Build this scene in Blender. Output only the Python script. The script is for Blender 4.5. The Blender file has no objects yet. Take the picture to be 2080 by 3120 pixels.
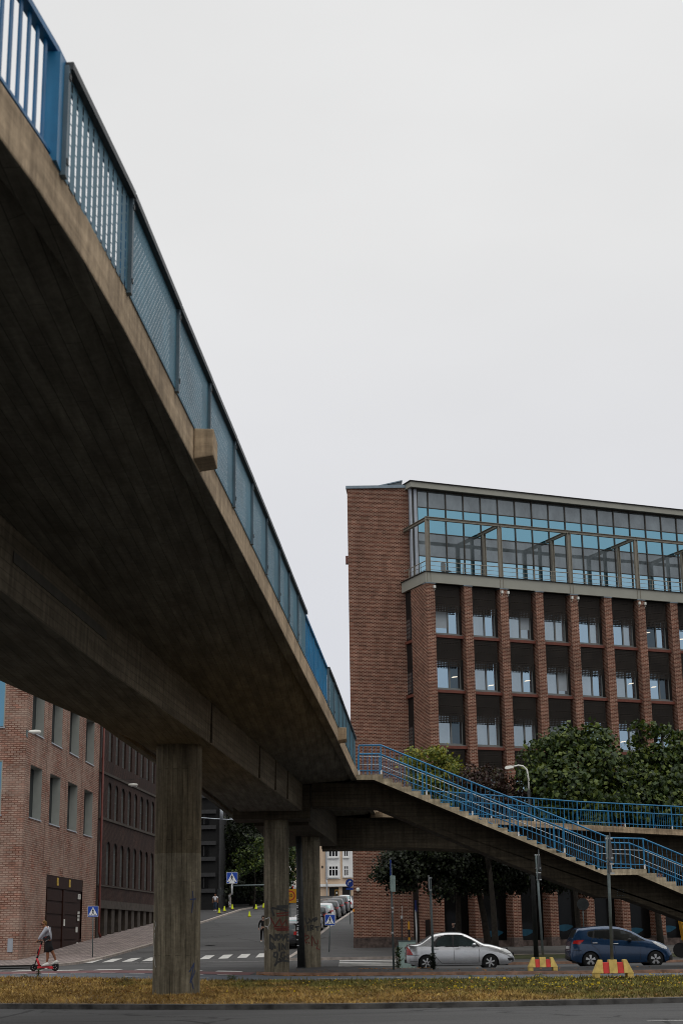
import bpy, bmesh, math, random
from math import sin, cos, tan, pi, radians, sqrt, atan2
from mathutils import Vector, Matrix
R = random.Random(7)
S = bpy.context.scene
COL = S.collection
# ---------------------------------------------------------------- camera (metres; camera stands at x=0, y=0, eye 1.4 m)
FPX, PITCH, ROLL, EYE = 4750.0, radians(15.2), radians(-0.81), 1.4
FW = Vector((0, cos(PITCH), sin(PITCH))); RT0 = Vector((1, 0, 0)); UP0 = RT0.cross(FW)
RT = RT0*cos(ROLL) + UP0*sin(ROLL); UP = -RT0*sin(ROLL) + UP0*cos(ROLL)
cd = bpy.data.cameras.new('camera'); cam = bpy.data.objects.new('camera', cd); COL.objects.link(cam)
cd.sensor_fit = 'VERTICAL'; cd.sensor_height = 36.0; cd.sensor_width = 24.0
cd.lens = FPX/3120*36.0
cd.clip_start = 0.1; cd.clip_end = 3000
cd.dof.use_dof = True; cd.dof.focus_distance = 75; cd.dof.aperture_fstop = 3.2
m3 = Matrix((RT, UP, -FW)).transposed()
cam.matrix_world = Matrix.Translation((0, 0, EYE)) @ m3.to_4x4()
S.camera = cam
# ---------------------------------------------------------------- overcast sky and soft sun
SUN_EL, SUN_AZ = radians(52), radians(150)      # high, behind the camera to the right
w = bpy.data.worlds.new("World"); S.world = w; w.use_nodes = True
nt = w.node_tree; nt.nodes.clear()
out = nt.nodes.new('ShaderNodeOutputWorld'); bg = nt.nodes.new('ShaderNodeBackground')
sky = nt.nodes.new('ShaderNodeTexSky'); sky.sky_type = 'NISHITA'; sky.sun_disc = False
sky.sun_elevation = SUN_EL; sky.sun_rotation = SUN_AZ
tc = nt.nodes.new('ShaderNodeTexCoord'); sep = nt.nodes.new('ShaderNodeSeparateXYZ')
nt.links.new(tc.outputs['Generated'], sep.inputs[0])
rmp = nt.nodes.new('ShaderNodeValToRGB'); nt.links.new(sep.outputs['Z'], rmp.inputs[0])
els = rmp.color_ramp.elements
els[0].position = 0.0; els[0].color = (.50, .515, .57, 1)
els[1].position = 1.0; els[1].color = (1, 1, 1, 1)
# the share of the zenith's brightness (1.9) at each height: an overcast sky is brightest overhead
for p_, c_ in ((.14, (.362, .368, .392)), (.30, (.408, .409, .419)), (.42, (.430, .429, .427)), (.56, (.438, .437, .434)), (.74, (.72, .72, .715))):
    e = els.new(p_); e.color = (*c_, 1)
els[0].color = (.27, .275, .30, 1)
mp = nt.nodes.new('ShaderNodeMapping'); mp.inputs['Scale'].default_value = (2.2, 2.2, 5.0)
nz = nt.nodes.new('ShaderNodeTexNoise'); nz.inputs['Scale'].default_value = 1.6; nz.inputs['Detail'].default_value = 4
nt.links.new(tc.outputs['Generated'], mp.inputs[0]); nt.links.new(mp.outputs[0], nz.inputs['Vector'])
mr = nt.nodes.new('ShaderNodeMapRange'); mr.inputs[1].default_value = .3; mr.inputs[2].default_value = .7
mr.inputs[3].default_value = .965; mr.inputs[4].default_value = 1.02
nt.links.new(nz.outputs[0], mr.inputs[0])
mul = nt.nodes.new('ShaderNodeVectorMath'); mul.operation = 'SCALE'
nt.links.new(rmp.outputs[0], mul.inputs[0]); nt.links.new(mr.outputs[0], mul.inputs['Scale'])
sc10 = nt.nodes.new('ShaderNodeVectorMath'); sc10.operation = 'SCALE'; sc10.inputs['Scale'].default_value = 19.0
nt.links.new(mul.outputs[0], sc10.inputs[0])
mix = nt.nodes.new('ShaderNodeMix'); mix.data_type = 'RGBA'; mix.inputs[0].default_value = .955
nt.links.new(sky.outputs[0], mix.inputs[6]); nt.links.new(sc10.outputs[0], mix.inputs[7])
nt.links.new(mix.outputs[2], bg.inputs[0]); bg.inputs[1].default_value = 0.1
nt.links.new(bg.outputs[0], out.inputs[0])
sl = bpy.data.lights.new('sun', 'SUN'); sl.energy = 0.5; sl.angle = radians(40); sl.color = (1, .95, .88)
so = bpy.data.objects.new('sun', sl); COL.objects.link(so)
sd = Vector((sin(SUN_AZ)*cos(SUN_EL), cos(SUN_AZ)*cos(SUN_EL), sin(SUN_EL)))
so.rotation_euler = sd.to_track_quat('Z', 'Y').to_euler()
so.location = (20, -20, 60)
S.render.engine = 'CYCLES'
S.view_settings.view_transform = 'Standard'; S.view_settings.look = 'None'
S.view_settings.exposure = 0.0; S.view_settings.gamma = 1.0
S.cycles.max_bounces = 6; S.cycles.transparent_max_bounces = 12
S.cycles.sample_clamp_indirect = 4; S.cycles.filter_width = 1.0

# ---------------------------------------------------------------- survey helpers: where a sight line meets a height or a depth
def ray(x, y):
    d = FW*FPX + RT*(x-1040) - UP*(y-1560); return d/d.y
def on_z(x, y, z):
    d = ray(x, y); k = (z-EYE)/d.z; return Vector((d.x*k, d.y*k, z))
def on_y(x, y, Y):
    d = ray(x, y); return Vector((d.x*Y, Y, EYE+d.z*Y))
def lerp(a, b, t): return a+(b-a)*t
def table(tb, v):
    if v <= tb[0][0]: i = 0
    elif v >= tb[-1][0]: i = len(tb)-2
    else:
        i = 0
        while not (tb[i][0] <= v <= tb[i+1][0]): i += 1
    a, b = tb[i], tb[i+1]; return lerp(a[1], b[1], (v-a[0])/(b[0]-a[0]))
def smooth(a, b, v):
    k = max(0., min(1., (v-a)/(b-a))); return k*k*(3-2*k)
def gh(x, y):
    """height of the ground: flat by the main road, a hill street climbing away at 5 %"""
    y = min(y, 236)
    if y < 80: h = 0.
    elif y < 98: h = .052/36*(y-80)**2
    else: h = .468+.052*(y-98)
    if x > 8: h *= 1-.45*smooth(8, 22, x)
    return h+.2*smooth(1, 10, -x)*smooth(45, 58, y)*(1-smooth(66, 86, y))
def on_ground(x, y, dz=0., y0=25., y1=300.):
    d = ray(x, y); Y = y0
    while Y < y1:
        if EYE+d.z*Y <= gh(d.x*Y, Y)+dz: break
        Y += .05
    return Vector((d.x*Y, Y, gh(d.x*Y, Y)+dz))

# ---------------------------------------------------------------- materials
MATS = {}
def newmat(name):
    m = bpy.data.materials.new(name); m.use_nodes = True; t = m.node_tree
    return m, t, t.nodes['Principled BSDF']
def N(t, typ, **kw):
    n = t.nodes.new(typ)
    for k, v in kw.items(): setattr(n, k, v)
    return n
def ramp2(t, fac, c0, c1, p0=.3, p1=.7):
    r = N(t, 'ShaderNodeValToRGB'); e = r.color_ramp.elements
    e[0].position = p0; e[0].color = (*c0, 1); e[1].position = p1; e[1].color = (*c1, 1)
    t.links.new(fac, r.inputs[0]); return r.outputs[0]
def noise(t, vec, scale, detail=4, rough=.55):
    n = N(t, 'ShaderNodeTexNoise'); n.inputs['Scale'].default_value = scale
    n.inputs['Detail'].default_value = detail; n.inputs['Roughness'].default_value = rough
    t.links.new(vec, n.inputs['Vector']); return n.outputs[0]
def mapping(t, vec, sc=(1, 1, 1), rot=(0, 0, 0), loc=(0, 0, 0)):
    m = N(t, 'ShaderNodeMapping'); m.inputs['Scale'].default_value = sc; m.inputs['Rotation'].default_value = rot
    m.inputs['Location'].default_value = loc
    t.links.new(vec, m.inputs[0]); return m.outputs[0]
def mixc(t, fac, a, b, blend='MIX'):
    m = N(t, 'ShaderNodeMix', data_type='RGBA', blend_type=blend)
    for s, v in ((0, fac), (6, a), (7, b)):
        if isinstance(v, (int, float)): m.inputs[s].default_value = v
        elif isinstance(v, tuple): m.inputs[s].default_value = (*v, 1)
        else: t.links.new(v, m.inputs[s])
    return m.outputs[2]
def setspec(b, v):
    if 'Specular IOR Level' in b.inputs: b.inputs['Specular IOR Level'].default_value = v
def mul3(c, k): return tuple(max(0, min(1, x*k)) for x in c)
def bumpit(t, b, h, strength=.3, dist=.02):
    n = N(t, 'ShaderNodeBump'); n.inputs['Strength'].default_value = strength; n.inputs['Distance'].default_value = dist
    t.links.new(h, n.inputs['Height']); t.links.new(n.outputs[0], b.inputs['Normal'])
def M(name, c, rough=.7, metal=0., var=.18, scale=4., bump=0., spec=.3, coat=0.):
    m, t, b = newmat(name)
    co = N(t, 'ShaderNodeTexCoord').outputs['Object']
    f = noise(t, co, scale, 5)
    t.links.new(ramp2(t, f, mul3(c, 1-var), mul3(c, 1+var)), b.inputs['Base Color'])
    b.inputs['Roughness'].default_value = rough; b.inputs['Metallic'].default_value = metal; setspec(b, spec)
    if coat: b.inputs['Coat Weight'].default_value = coat; b.inputs['Coat Roughness'].default_value = .05
    if bump: bumpit(t, b, noise(t, co, scale*8, 4), bump)
    MATS[name] = m; return m
def brick(name, c1, c2, mortar, bw=.28, bh=.0885, ms=.012, wash=None, washamt=.5, washscale=.35, soot=None, seed=0., bias=-.1):
    m, t, b = newmat(name)
    uv = N(t, 'ShaderNodeTexCoord').outputs['UV']
    bt = N(t, 'ShaderNodeTexBrick'); bt.offset = .5
    bt.inputs['Scale'].default_value = 1; bt.inputs['Brick Width'].default_value = bw; bt.inputs['Row Height'].default_value = bh
    bt.inputs['Mortar Size'].default_value = ms; bt.inputs['Mortar Smooth'].default_value = .1; bt.inputs['Bias'].default_value = bias
    bt.inputs['Color1'].default_value = (*c1, 1); bt.inputs['Color2'].default_value = (*c2, 1); bt.inputs['Mortar'].default_value = (*mortar, 1)
    t.links.new(uv, bt.inputs['Vector'])
    col = bt.outputs['Color']
    big = noise(t, mapping(t, uv, loc=(seed, seed*2, 0)), .5, 5)
    col = mixc(t, 1., col, ramp2(t, big, (.78, .78, .78), (1.14, 1.12, 1.1), .3, .72), 'MULTIPLY')
    rain = noise(t, mapping(t, uv, (1.1, .07, 1), loc=(seed, 0, 0)), 1., 5, .6)
    col = mixc(t, 1., col, ramp2(t, rain, (.86, .85, .84), (1.07, 1.065, 1.06), .35, .65), 'MULTIPLY')
    # single bricks differ in shade
    cell = N(t, 'ShaderNodeTexWhiteNoise', noise_dimensions='2D')
    sn = N(t, 'ShaderNodeVectorMath', operation='SNAP'); sn.inputs[1].default_value = (bw, bh, 1)
    t.links.new(uv, sn.inputs[0]); t.links.new(sn.outputs[0], cell.inputs['Vector'])
    col = mixc(t, .55, col, mixc(t, 1., col, ramp2(t, cell.outputs[0], (.55, .52, .5), (1.35, 1.3, 1.28), 0, 1), 'MULTIPLY'))
    if wash:
        f = noise(t, mapping(t, uv, (1, 1, 1), loc=(3+seed, 1, 0)), washscale, 7, .62)
        r = N(t, 'ShaderNodeMapRange'); r.inputs[1].default_value = .36; r.inputs[2].default_value = .66; r.inputs[4].default_value = washamt
        t.links.new(f, r.inputs[0]); col = mixc(t, r.outputs[0], col, wash)
    if soot:
        f = noise(t, mapping(t, uv, (.5, .12, 1)), 1., 6)
        r = N(t, 'ShaderNodeMapRange'); r.inputs[1].default_value = .45; r.inputs[2].default_value = .75; r.inputs[4].default_value = .8
        t.links.new(f, r.inputs[0]); col = mixc(t, r.outputs[0], col, soot)
    t.links.new(col, b.inputs['Base Color']); b.inputs['Roughness'].default_value = .85; setspec(b, .15)
    bumpit(t, b, bt.outputs['Fac'], -.5, .008)
    MATS[name] = m; return m
def concrete(name, c, boards='x', dark=.5, board=.12, stain=(.05, .045, .035), stainamt=.6, sk=(.7, 1.18)):
    """board-marked concrete: the boards run along u ('x') or along v ('y')"""
    m, t, b = newmat(name)
    uv = N(t, 'ShaderNodeTexCoord').outputs['UV']
    vec = mapping(t, uv, rot=(0, 0, 0 if boards == 'x' else pi/2))
    bt = N(t, 'ShaderNodeTexBrick'); bt.offset = .37
    for k, v in (('Scale', 1), ('Brick Width', 2.7), ('Row Height', board), ('Mortar Size', .006), ('Mortar Smooth', .4)): bt.inputs[k].default_value = v
    bt.inputs['Color1'].default_value = (*mul3(c, .88), 1); bt.inputs['Color2'].default_value = (*mul3(c, 1.1), 1); bt.inputs['Mortar'].default_value = (*mul3(c, dark), 1)
    t.links.new(vec, bt.inputs['Vector'])
    fine = noise(t, uv, 9, 6, .7)
    col = mixc(t, 1., bt.outputs['Color'], ramp2(t, fine, (.75, .75, .74), (1.2, 1.19, 1.17)), 'MULTIPLY')
    streak = noise(t, mapping(t, vec, (.35, 5, 1) if boards == 'x' else (.5, 4, 1)), 1., 6, .65)
    col = mixc(t, 1., col, ramp2(t, streak, mul3((1, .98, .94), sk[0]), tuple(x*sk[1] for x in (1, .99, .97)), .36, .64), 'MULTIPLY')
    drip = noise(t, mapping(t, uv, (5.5, .45, 1)), 1., 5, .7)
    col = mixc(t, 1., col, ramp2(t, drip, (.62, .60, .57), (1.2, 1.18, 1.14), .34, .68), 'MULTIPLY')
    blot = noise(t, mapping(t, uv, (1, .55, 1)), 1.3, 7, .7)
    r = N(t, 'ShaderNodeMapRange'); r.inputs[1].default_value = .5; r.inputs[2].default_value = .72; r.inputs[4].default_value = stainamt
    t.links.new(blot, r.inputs[0]); col = mixc(t, r.outputs[0], col, stain)
    t.links.new(col, b.inputs['Base Color']); b.inputs['Roughness'].default_value = .9; setspec(b, .15)
    bumpit(t, b, bt.outputs['Fac'], -.4, .01)
    MATS[name] = m; return m
def asphalt(name, c, patch=.25, grit=.35, scale=.12):
    m, t, b = newmat(name)
    co = N(t, 'ShaderNodeTexCoord').outputs['Object']
    g = noise(t, co, 38, 3, .8)
    big = noise(t, mapping(t, co, (1, 1, 1)), scale, 6, .6)
    mid = noise(t, mapping(t, co, (.25, 1.6, 1)), .9, 5, .6)
    col = ramp2(t, g, mul3(c, 1-grit), mul3(c, 1+grit), .3, .7)
    col = mixc(t, 1., col, ramp2(t, big, (1-patch,)*3, (1+patch,)*3, .35, .65), 'MULTIPLY')
    col = mixc(t, 1., col, ramp2(t, mid, (1-patch*.6,)*3, (1+patch*.6,)*3, .35, .65), 'MULTIPLY')
    vo = N(t, 'ShaderNodeTexVoronoi', feature='DISTANCE_TO_EDGE'); vo.inputs['Scale'].default_value = .16
    wob = noise(t, co, .7, 4); wv = N(t, 'ShaderNodeVectorMath', operation='ADD'); t.links.new(co, wv.inputs[0]); t.links.new(wob, wv.inputs[1])
    t.links.new(wv.outputs[0], vo.inputs['Vector'])
    cr = N(t, 'ShaderNodeMath', operation='LESS_THAN'); cr.inputs[1].default_value = .006; t.links.new(vo.outputs[0], cr.inputs[0])
    col = mixc(t, cr.outputs[0], col, mul3(c, .35))
    t.links.new(col, b.inputs['Base Color']); b.inputs['Roughness'].default_value = .82; setspec(b, .25)
    bumpit(t, b, g, .25, .01)
    MATS[name] = m; return m
def glass(name, tint, rough=.04, dark=(.02, .025, .03), refl=.5):
    """window pane: a dark room behind a partly mirroring coated pane"""
    m, t, b = newmat(name)
    b.inputs['Base Color'].default_value = (*tint, 1); b.inputs['Metallic'].default_value = 1; b.inputs['Roughness'].default_value = rough
    co = N(t, 'ShaderNodeTexCoord').outputs['Object']
    d = N(t, 'ShaderNodeBsdfPrincipled'); d.inputs['Roughness'].default_value = .3; setspec(d, .12)
    t.links.new(ramp2(t, noise(t, mapping(t, co, (1, 1, .6)), 1.1, 3), mul3(dark, .5), mul3(dark, 1.6)), d.inputs['Base Color'])
    mx = N(t, 'ShaderNodeMixShader'); mx.inputs[0].default_value = refl
    t.links.new(d.outputs[0], mx.inputs[1]); t.links.new(b.outputs[0], mx.inputs[2])
    bumpit(t, b, noise(t, co, .9, 2), .012, .2)
    t.links.new(mx.outputs[0], t.nodes['Material Output'].inputs[0])
    MATS[name] = m; return m
def perforated(name, c, pu, pv, su, sv, rough=.45, metal=.4, stagger=True):
    """sheet metal with real see-through slots: pitch pu x pv, slot share su x sv (uv in metres)"""
    m, t, b = newmat(name)
    uv = N(t, 'ShaderNodeTexCoord').outputs['UV']
    sp = N(t, 'ShaderNodeSeparateXYZ'); t.links.new(uv, sp.inputs[0])
    def mth(op, a, v=None):
        n = N(t, 'ShaderNodeMath', operation=op)
        for i, q in ((0, a), (1, v)):
            if q is None: continue
            if isinstance(q, (int, float)): n.inputs[i].default_value = q
            else: t.links.new(q, n.inputs[i])
        return n.outputs[0]
    u = mth('DIVIDE', sp.outputs[0], pu); v = mth('DIVIDE', sp.outputs[1], pv)
    if stagger: v = mth('ADD', v, mth('MULTIPLY', mth('FLOOR', u), .5))
    a = mth('LESS_THAN', mth('FRACT', u), su); bb = mth('LESS_THAN', mth('FRACT', v), sv)
    hole = mth('MULTIPLY', a, bb)
    co = N(t, 'ShaderNodeTexCoord').outputs['Object']
    col = ramp2(t, noise(t, co, 1.2, 6), mul3(c, .72), mul3(c, 1.25))
    t.links.new(col, b.inputs['Base Color']); b.inputs['Roughness'].default_value = rough; b.inputs['Metallic'].default_value = metal
    setspec(b, .15); tr = N(t, 'ShaderNodeBsdfTransparent'); mx = N(t, 'ShaderNodeMixShader')
    t.links.new(hole, mx.inputs[0]); t.links.new(b.outputs[0], mx.inputs[1]); t.links.new(tr.outputs[0], mx.inputs[2])
    t.links.new(mx.outputs[0], t.nodes['Material Output'].inputs[0])
    MATS[name] = m; return m
def leafmat(name, a, b_, c_):
    m, t, b = newmat(name)
    g = N(t, 'ShaderNodeObjectInfo'); geo = N(t, 'ShaderNodeNewGeometry')
    col = N(t, 'ShaderNodeValToRGB'); e = col.color_ramp.elements
    e[0].color = (*a, 1); e[1].color = (*c_, 1); x = e.new(.55); x.color = (*b_, 1)
    t.links.new(geo.outputs['Random Per Island'], col.inputs[0])
    t.links.new(col.outputs[0], b.inputs['Base Color']); b.inputs['Roughness'].default_value = .55; setspec(b, .35)
    tl = N(t, 'ShaderNodeBsdfTranslucent'); t.links.new(mixc(t, 1., col.outputs[0], (1.3, 1.25, .5), 'MULTIPLY'), tl.inputs[0])
    mx = N(t, 'ShaderNodeMixShader'); mx.inputs[0].default_value = .15
    t.links.new(b.outputs[0], mx.inputs[1]); t.links.new(tl.outputs[0], mx.inputs[2])
    t.links.new(mx.outputs[0], t.nodes['Material Output'].inputs[0])
    MATS[name] = m; return m

# ---------------------------------------------------------------- mesh builder
class MB:
    def __init__(s): s.v = []; s.f = []; s.uv = {}
    def poly(s, pts, uv=None):
        i = len(s.v); s.v += [tuple(p) for p in pts]; s.f.append(tuple(range(i, i+len(pts))))
        if uv: s.uv[len(s.f)-1] = uv
        return s
    def box(s, x0, x1, y0, y1, z0, z1):
        if x0 > x1: x0, x1 = x1, x0
        if y0 > y1: y0, y1 = y1, y0
        if z0 > z1: z0, z1 = z1, z0
        i = len(s.v)
        s.v += [(x0, y0, z0), (x1, y0, z0), (x1, y1, z0), (x0, y1, z0), (x0, y0, z1), (x1, y0, z1), (x1, y1, z1), (x0, y1, z1)]
        s.f += [tuple(i+k for k in q) for q in ((3, 2, 1, 0), (4, 5, 6, 7), (0, 1, 5, 4), (1, 2, 6, 5), (2, 3, 7, 6), (3, 0, 4, 7))]
        return s
    def bar(s, p, q, wd, ht, up=(0, 0, 1)):
        p, q = Vector(p), Vector(q); d = (q-p).normalized(); u = Vector(up)
        sd = d.cross(u)
        if sd.length < 1e-4: sd = d.cross(Vector((1, 0, 0)))
        sd.normalize(); u = sd.cross(d)
        ring = lambda c: [c+sd*wd/2+u*ht/2, c-sd*wd/2+u*ht/2, c-sd*wd/2-u*ht/2, c+sd*wd/2-u*ht/2]
        return s.loft([ring(p), ring(q)])
    def loft(s, rings, closed=True, caps=True):
        i = len(s.v); n = len(rings[0])
        for r in rings: s.v += [tuple(p) for p in r]
        for a in range(len(rings)-1):
            for b in range(n if closed else n-1):
                c = (b+1) % n
                s.f.append((i+a*n+b, i+a*n+c, i+(a+1)*n+c, i+(a+1)*n+b))
        if caps and closed:
            s.f.append(tuple(i+k for k in range(n-1, -1, -1))); s.f.append(tuple(i+(len(rings)-1)*n+k for k in range(n)))
        return s
    def tube(s, pts, r, n=8, caps=True):
        pts = [Vector(p) for p in pts]; rings = []; rs = r if isinstance(r, (list, tuple)) else [r]*len(pts)
        ref = None
        for k, p in enumerate(pts):
            d = (pts[min(k+1, len(pts)-1)]-pts[max(k-1, 0)]).normalized()
            if ref is None: ref = Vector((0, 0, 1)) if abs(d.z) < .9 else Vector((1, 0, 0))
            a = d.cross(ref).normalized(); b = a.cross(d); ref = b
            rings.append([p+(a*cos(2*pi*j/n)+b*sin(2*pi*j/n))*rs[k] for j in range(n)])
        return s.loft(rings, True, caps)
    def lathe(s, prof, c=(0, 0, 0), n=20, axis='z'):
        rings = []
        for r, h in prof:
            ring = []
            for j in range(n):
                a = 2*pi*j/n; x, y = r*cos(a), r*sin(a)
                p = (x, y, h) if axis == 'z' else (x, h, y) if axis == 'y' else (h, x, y)
                ring.append((c[0]+p[0], c[1]+p[1], c[2]+p[2]))
            rings.append(ring)
        return s.loft(rings)
    def prism(s, pts, a, b, axis='y'):
        """extrude a 2-D outline; axis y: pts are (x,z); axis x: (y,z); axis z: (x,y)"""
        f = {'y': lambda p, h: (p[0], h, p[1]), 'x': lambda p, h: (h, p[0], p[1]), 'z': lambda p, h: (p[0], p[1], h)}[axis]
        return s.loft([[f(p, a) for p in pts], [f(p, b) for p in pts]])
    def add(s, o, mat=None):
        i = len(s.v); s.v += [tuple((mat @ Vector(p)) if mat else p) for p in o.v]
        s.f += [tuple(k+i for k in q) for q in o.f]; return s
    def build(s, name, mat, parent=None, smooth=False, bevel=0., seg=2, loc=None, recalc=True, matz=None):
        me = bpy.data.meshes.new(name); me.from_pydata(s.v, [], s.f)
        if recalc:
            bm = bmesh.new(); bm.from_mesh(me); bmesh.ops.recalc_face_normals(bm, faces=bm.faces); bm.to_mesh(me); bm.free()
        ul = me.uv_layers.new(name='UVMap')
        for p in me.polygons:
            n = p.normal; ax, ay, az = abs(n.x), abs(n.y), abs(n.z)
            cu = s.uv.get(p.index)
            for k, li in enumerate(p.loop_indices):
                co = me.vertices[me.loops[li].vertex_index].co
                if cu and not recalc: ul.data[li].uv = cu[k]
                elif az > .75: ul.data[li].uv = (co.x, co.y)
                elif ax > ay: ul.data[li].uv = (co.y, co.z)
                else: ul.data[li].uv = (co.x, co.z)
            p.use_smooth = smooth
        me.materials.append(mat if not isinstance(mat, str) else MATS[mat])
        if matz:
            me.materials.append(MATS[matz])
            for p in me.polygons:
                if abs(p.normal.z) > .75: p.material_index = 1
        o = bpy.data.objects.new(name, me); COL.objects.link(o)
        if parent: o.parent = parent
        if loc: o.location = loc
        if bevel:
            b = o.modifiers.new('bevel', 'BEVEL'); b.width = bevel; b.segments = seg; b.limit_method = 'ANGLE'; b.angle_limit = radians(35)
        return o
def tag(o, label, cat, group=None, kind=None):
    o['label'] = label; o['category'] = cat
    if group: o['group'] = group
    if kind: o['kind'] = kind
    return o
def thing(name, label, cat, loc=(0, 0, 0), rz=0., group=None):
    o = bpy.data.objects.new(name, None); COL.objects.link(o); o.empty_display_size = .3
    o.location = loc; o.rotation_euler = (0, 0, rz); return tag(o, label, cat, group)
def struct(o): o['kind'] = 'structure'; return o
def stuff(o): o['kind'] = 'stuff'; return o
def kids(o): return [c for c in bpy.data.objects if c.parent == o]
def copy_tree(o, parent=None):
    c = o.copy(); COL.objects.link(c)
    if parent: c.parent = parent
    for ch in list(o.children): copy_tree(ch, c)
    return c
# ---------------------------------------------------------------- materials of the place
asphalt('asphalt', (.062, .0615, .061), .22, .45)
asphalt('asphalt_blue', (.082, .092, .106), .10, .25, .2)
asphalt('asphalt_dark', (.040, .039, .039), .2, .35)
asphalt('paving', (.095, .092, .086), .2, .3, .3)
M('kerb', (.30, .26, .23), .85, var=.3, scale=2.5, bump=.3)
M('kerb_red', (.22, .13, .09), .85, var=.4, scale=3, bump=.4)
M('kerb_dark', (.065, .062, .058), .9, var=.65, scale=3, bump=.6)
M('road_paint', (.46, .455, .43), .7, var=.22, scale=3)
M('bike_red', (.12, .05, .052), .8, var=.2, scale=3)
M('soil', (.14, .09, .035), .95, var=.4, scale=3, bump=.5)
M('verge', (.05, .055, .022), .95, var=.5, scale=2, bump=.5)
def cobble():
    m, t, b = newmat('cobbles')
    uv = N(t, 'ShaderNodeTexCoord').outputs['UV']
    bt = N(t, 'ShaderNodeTexBrick'); bt.offset = .5
    for k, v in (('Scale', 1), ('Brick Width', .34), ('Row Height', .62), ('Mortar Size', .035), ('Mortar Smooth', .5), ('Bias', .1)): bt.inputs[k].default_value = v
    bt.inputs['Color1'].default_value = (.20, .165, .155, 1); bt.inputs['Color2'].default_value = (.27, .225, .21, 1); bt.inputs['Mortar'].default_value = (.08, .065, .06, 1)
    t.links.new(uv, bt.inputs['Vector'])
    c = mixc(t, 1., bt.outputs['Color'], ramp2(t, noise(t, uv, .8, 6), (.6, .58, .56), (1.25, 1.22, 1.2)), 'MULTIPLY')
    c = mixc(t, 1., c, ramp2(t, noise(t, uv, 5, 4), (.7, .7, .7), (1.2, 1.2, 1.2)), 'MULTIPLY')
    t.links.new(c, b.inputs['Base Color']); b.inputs['Roughness'].default_value = .9; MATS['cobbles'] = m
cobble()

# ---------------------------------------------------------------- ground
def frange(a, b, s):
    r = []; x = a
    while x <= b+1e-6: r.append(x); x += s
    return r
gx = [-1500, -600, -250, -120, -80]+frange(-60, 60, 2)+[80, 120, 250, 600, 1500]
gy = [-800, -250, -100, -60]+frange(-30, 260, 2)+[300, 400, 700, 2600]
mb = MB(); mb.v = [(x, y, gh(x, y)) for y in gy for x in gx]; n = len(gx)
mb.f = [(j*n+i, j*n+i+1, (j+1)*n+i+1, (j+1)*n+i) for j in range(len(gy)-1) for i in range(n-1)]
struct(mb.build('ground', 'asphalt'))
def sheet(name, e0, e1, x0, x1, dz, mat, step=1.5, ny=None, skirt=None, skmat=None):
    """a sheet between two edges y=e0(x) and y=e1(x) that follows the ground"""
    f0 = (lambda x: table(e0, x)) if isinstance(e0, list) else (lambda x: e0)
    f1 = (lambda x: table(e1, x)) if isinstance(e1, list) else (lambda x: e1)
    xs = frange(x0, x1, (x1-x0)/max(1, round((x1-x0)/step)))
    ny = ny or max(2, int(abs(f1((x0+x1)/2)-f0((x0+x1)/2))/1.5)+1)
    mb = MB()
    for j in range(ny+1):
        for x in xs:
            y = lerp(f0(x), f1(x), j/ny); mb.v.append((x, y, gh(x, y)+dz))
    n = len(xs)
    mb.f = [(j*n+i, j*n+i+1, (j+1)*n+i+1, (j+1)*n+i) for j in range(ny) for i in range(n-1)]
    if skirt:
        k = len(mb.v); rim = [(i, 0) for i in range(n)]+[(n-1, j) for j in range(1, ny+1)]+[(i, ny) for i in range(n-2, -1, -1)]+[(0, j) for j in range(ny-1, 0, -1)]
        ids = [j*n+i for i, j in rim]
        for q in ids: p = mb.v[q]; mb.v.append((p[0], p[1], p[2]-skirt))
        m = len(ids)
        for a in range(m): b = (a+1) % m; mb.f.append((ids[a], ids[b], k+b, k+a))
    return struct(mb.build(name, mat))
NEAR = [(-60, 60), (-20, 41), (-14, 37.6), (-7.35, 34.3), (-3, 32.5), (0, 31.9), (3, 32.0), (6.7, 32.7), (14, 35.5), (40, 50)]
BACK = [(-60, 66), (-20, 56), (-11.5, 53.3), (-5, 50.3), (0, 48.4), (5, 48), (10, 48.2), (20, 50), (40, 56)]
off = lambda tb, d: [(x, y+d) for x, y in tb]
sheet('near_road', -25, off(NEAR, -.02), -50, 36, .012, 'asphalt', 2)
sheet('far_lane', off(BACK, .05), [(-60, 67), (-3, 59.2), (0, 58.2), (8, 56.0), (16, 55.6), (40, 60)], -50, 38, .008, 'asphalt_blue', 2)
sheet('median_kerb', NEAR, off(NEAR, .34), -50, 36, .11, 'kerb_dark', 1, 1, .2)
sheet('median_strip', off(NEAR, .33), off(BACK, -.14), -50, 36, .10, 'soil', 1, 8, .2)
sheet('median_back_kerb', off(BACK, -.15), BACK, -50, 36, .10, 'kerb_dark', 1, 1, .2)
# traffic island with a reddish granite kerb
ISF = [(-3.4, 60.3), (-2.6, 59.3), (0, 58.3), (8, 56.1), (16, 55.7), (36, 60)]
ISB = [(-3.4, 60.9), (-2.6, 65.5), (-1.2, 71.5), (0.2, 71.5), (1.2, 66.5), (2.2, 64.1), (8, 64.2), (20, 64.6), (36, 66)]
sheet('traffic_island', off(ISF, .2), ISB, -3.4, 34, .10, 'asphalt_dark', .8, 8, .2)
sheet('island_kerb', ISF, off(ISF, .21), -3.4, 34, .115, 'kerb_red', .8, 1, .2)
sheet('car_lane', 64.8, 74.3, 1.6, 36, .010, 'asphalt', 2)
sheet('parking_kerb', 74.3, 74.6, 4.2, 36, .12, 'kerb_red', 2, 1, .2)
sheet('paver_strip', 74.6, 83.0, 4.2, 36, .11, 'paving', 2, 5, .2)
stuff(sheet('grass_verge', 83.0, 89.6, 5.0, 36, .12, 'verge', 2, 4, .2))
sheet('sidewalk_kerb', 89.6, 89.85, 5, 36, .15, 'kerb', 2, 1, .2)
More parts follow.
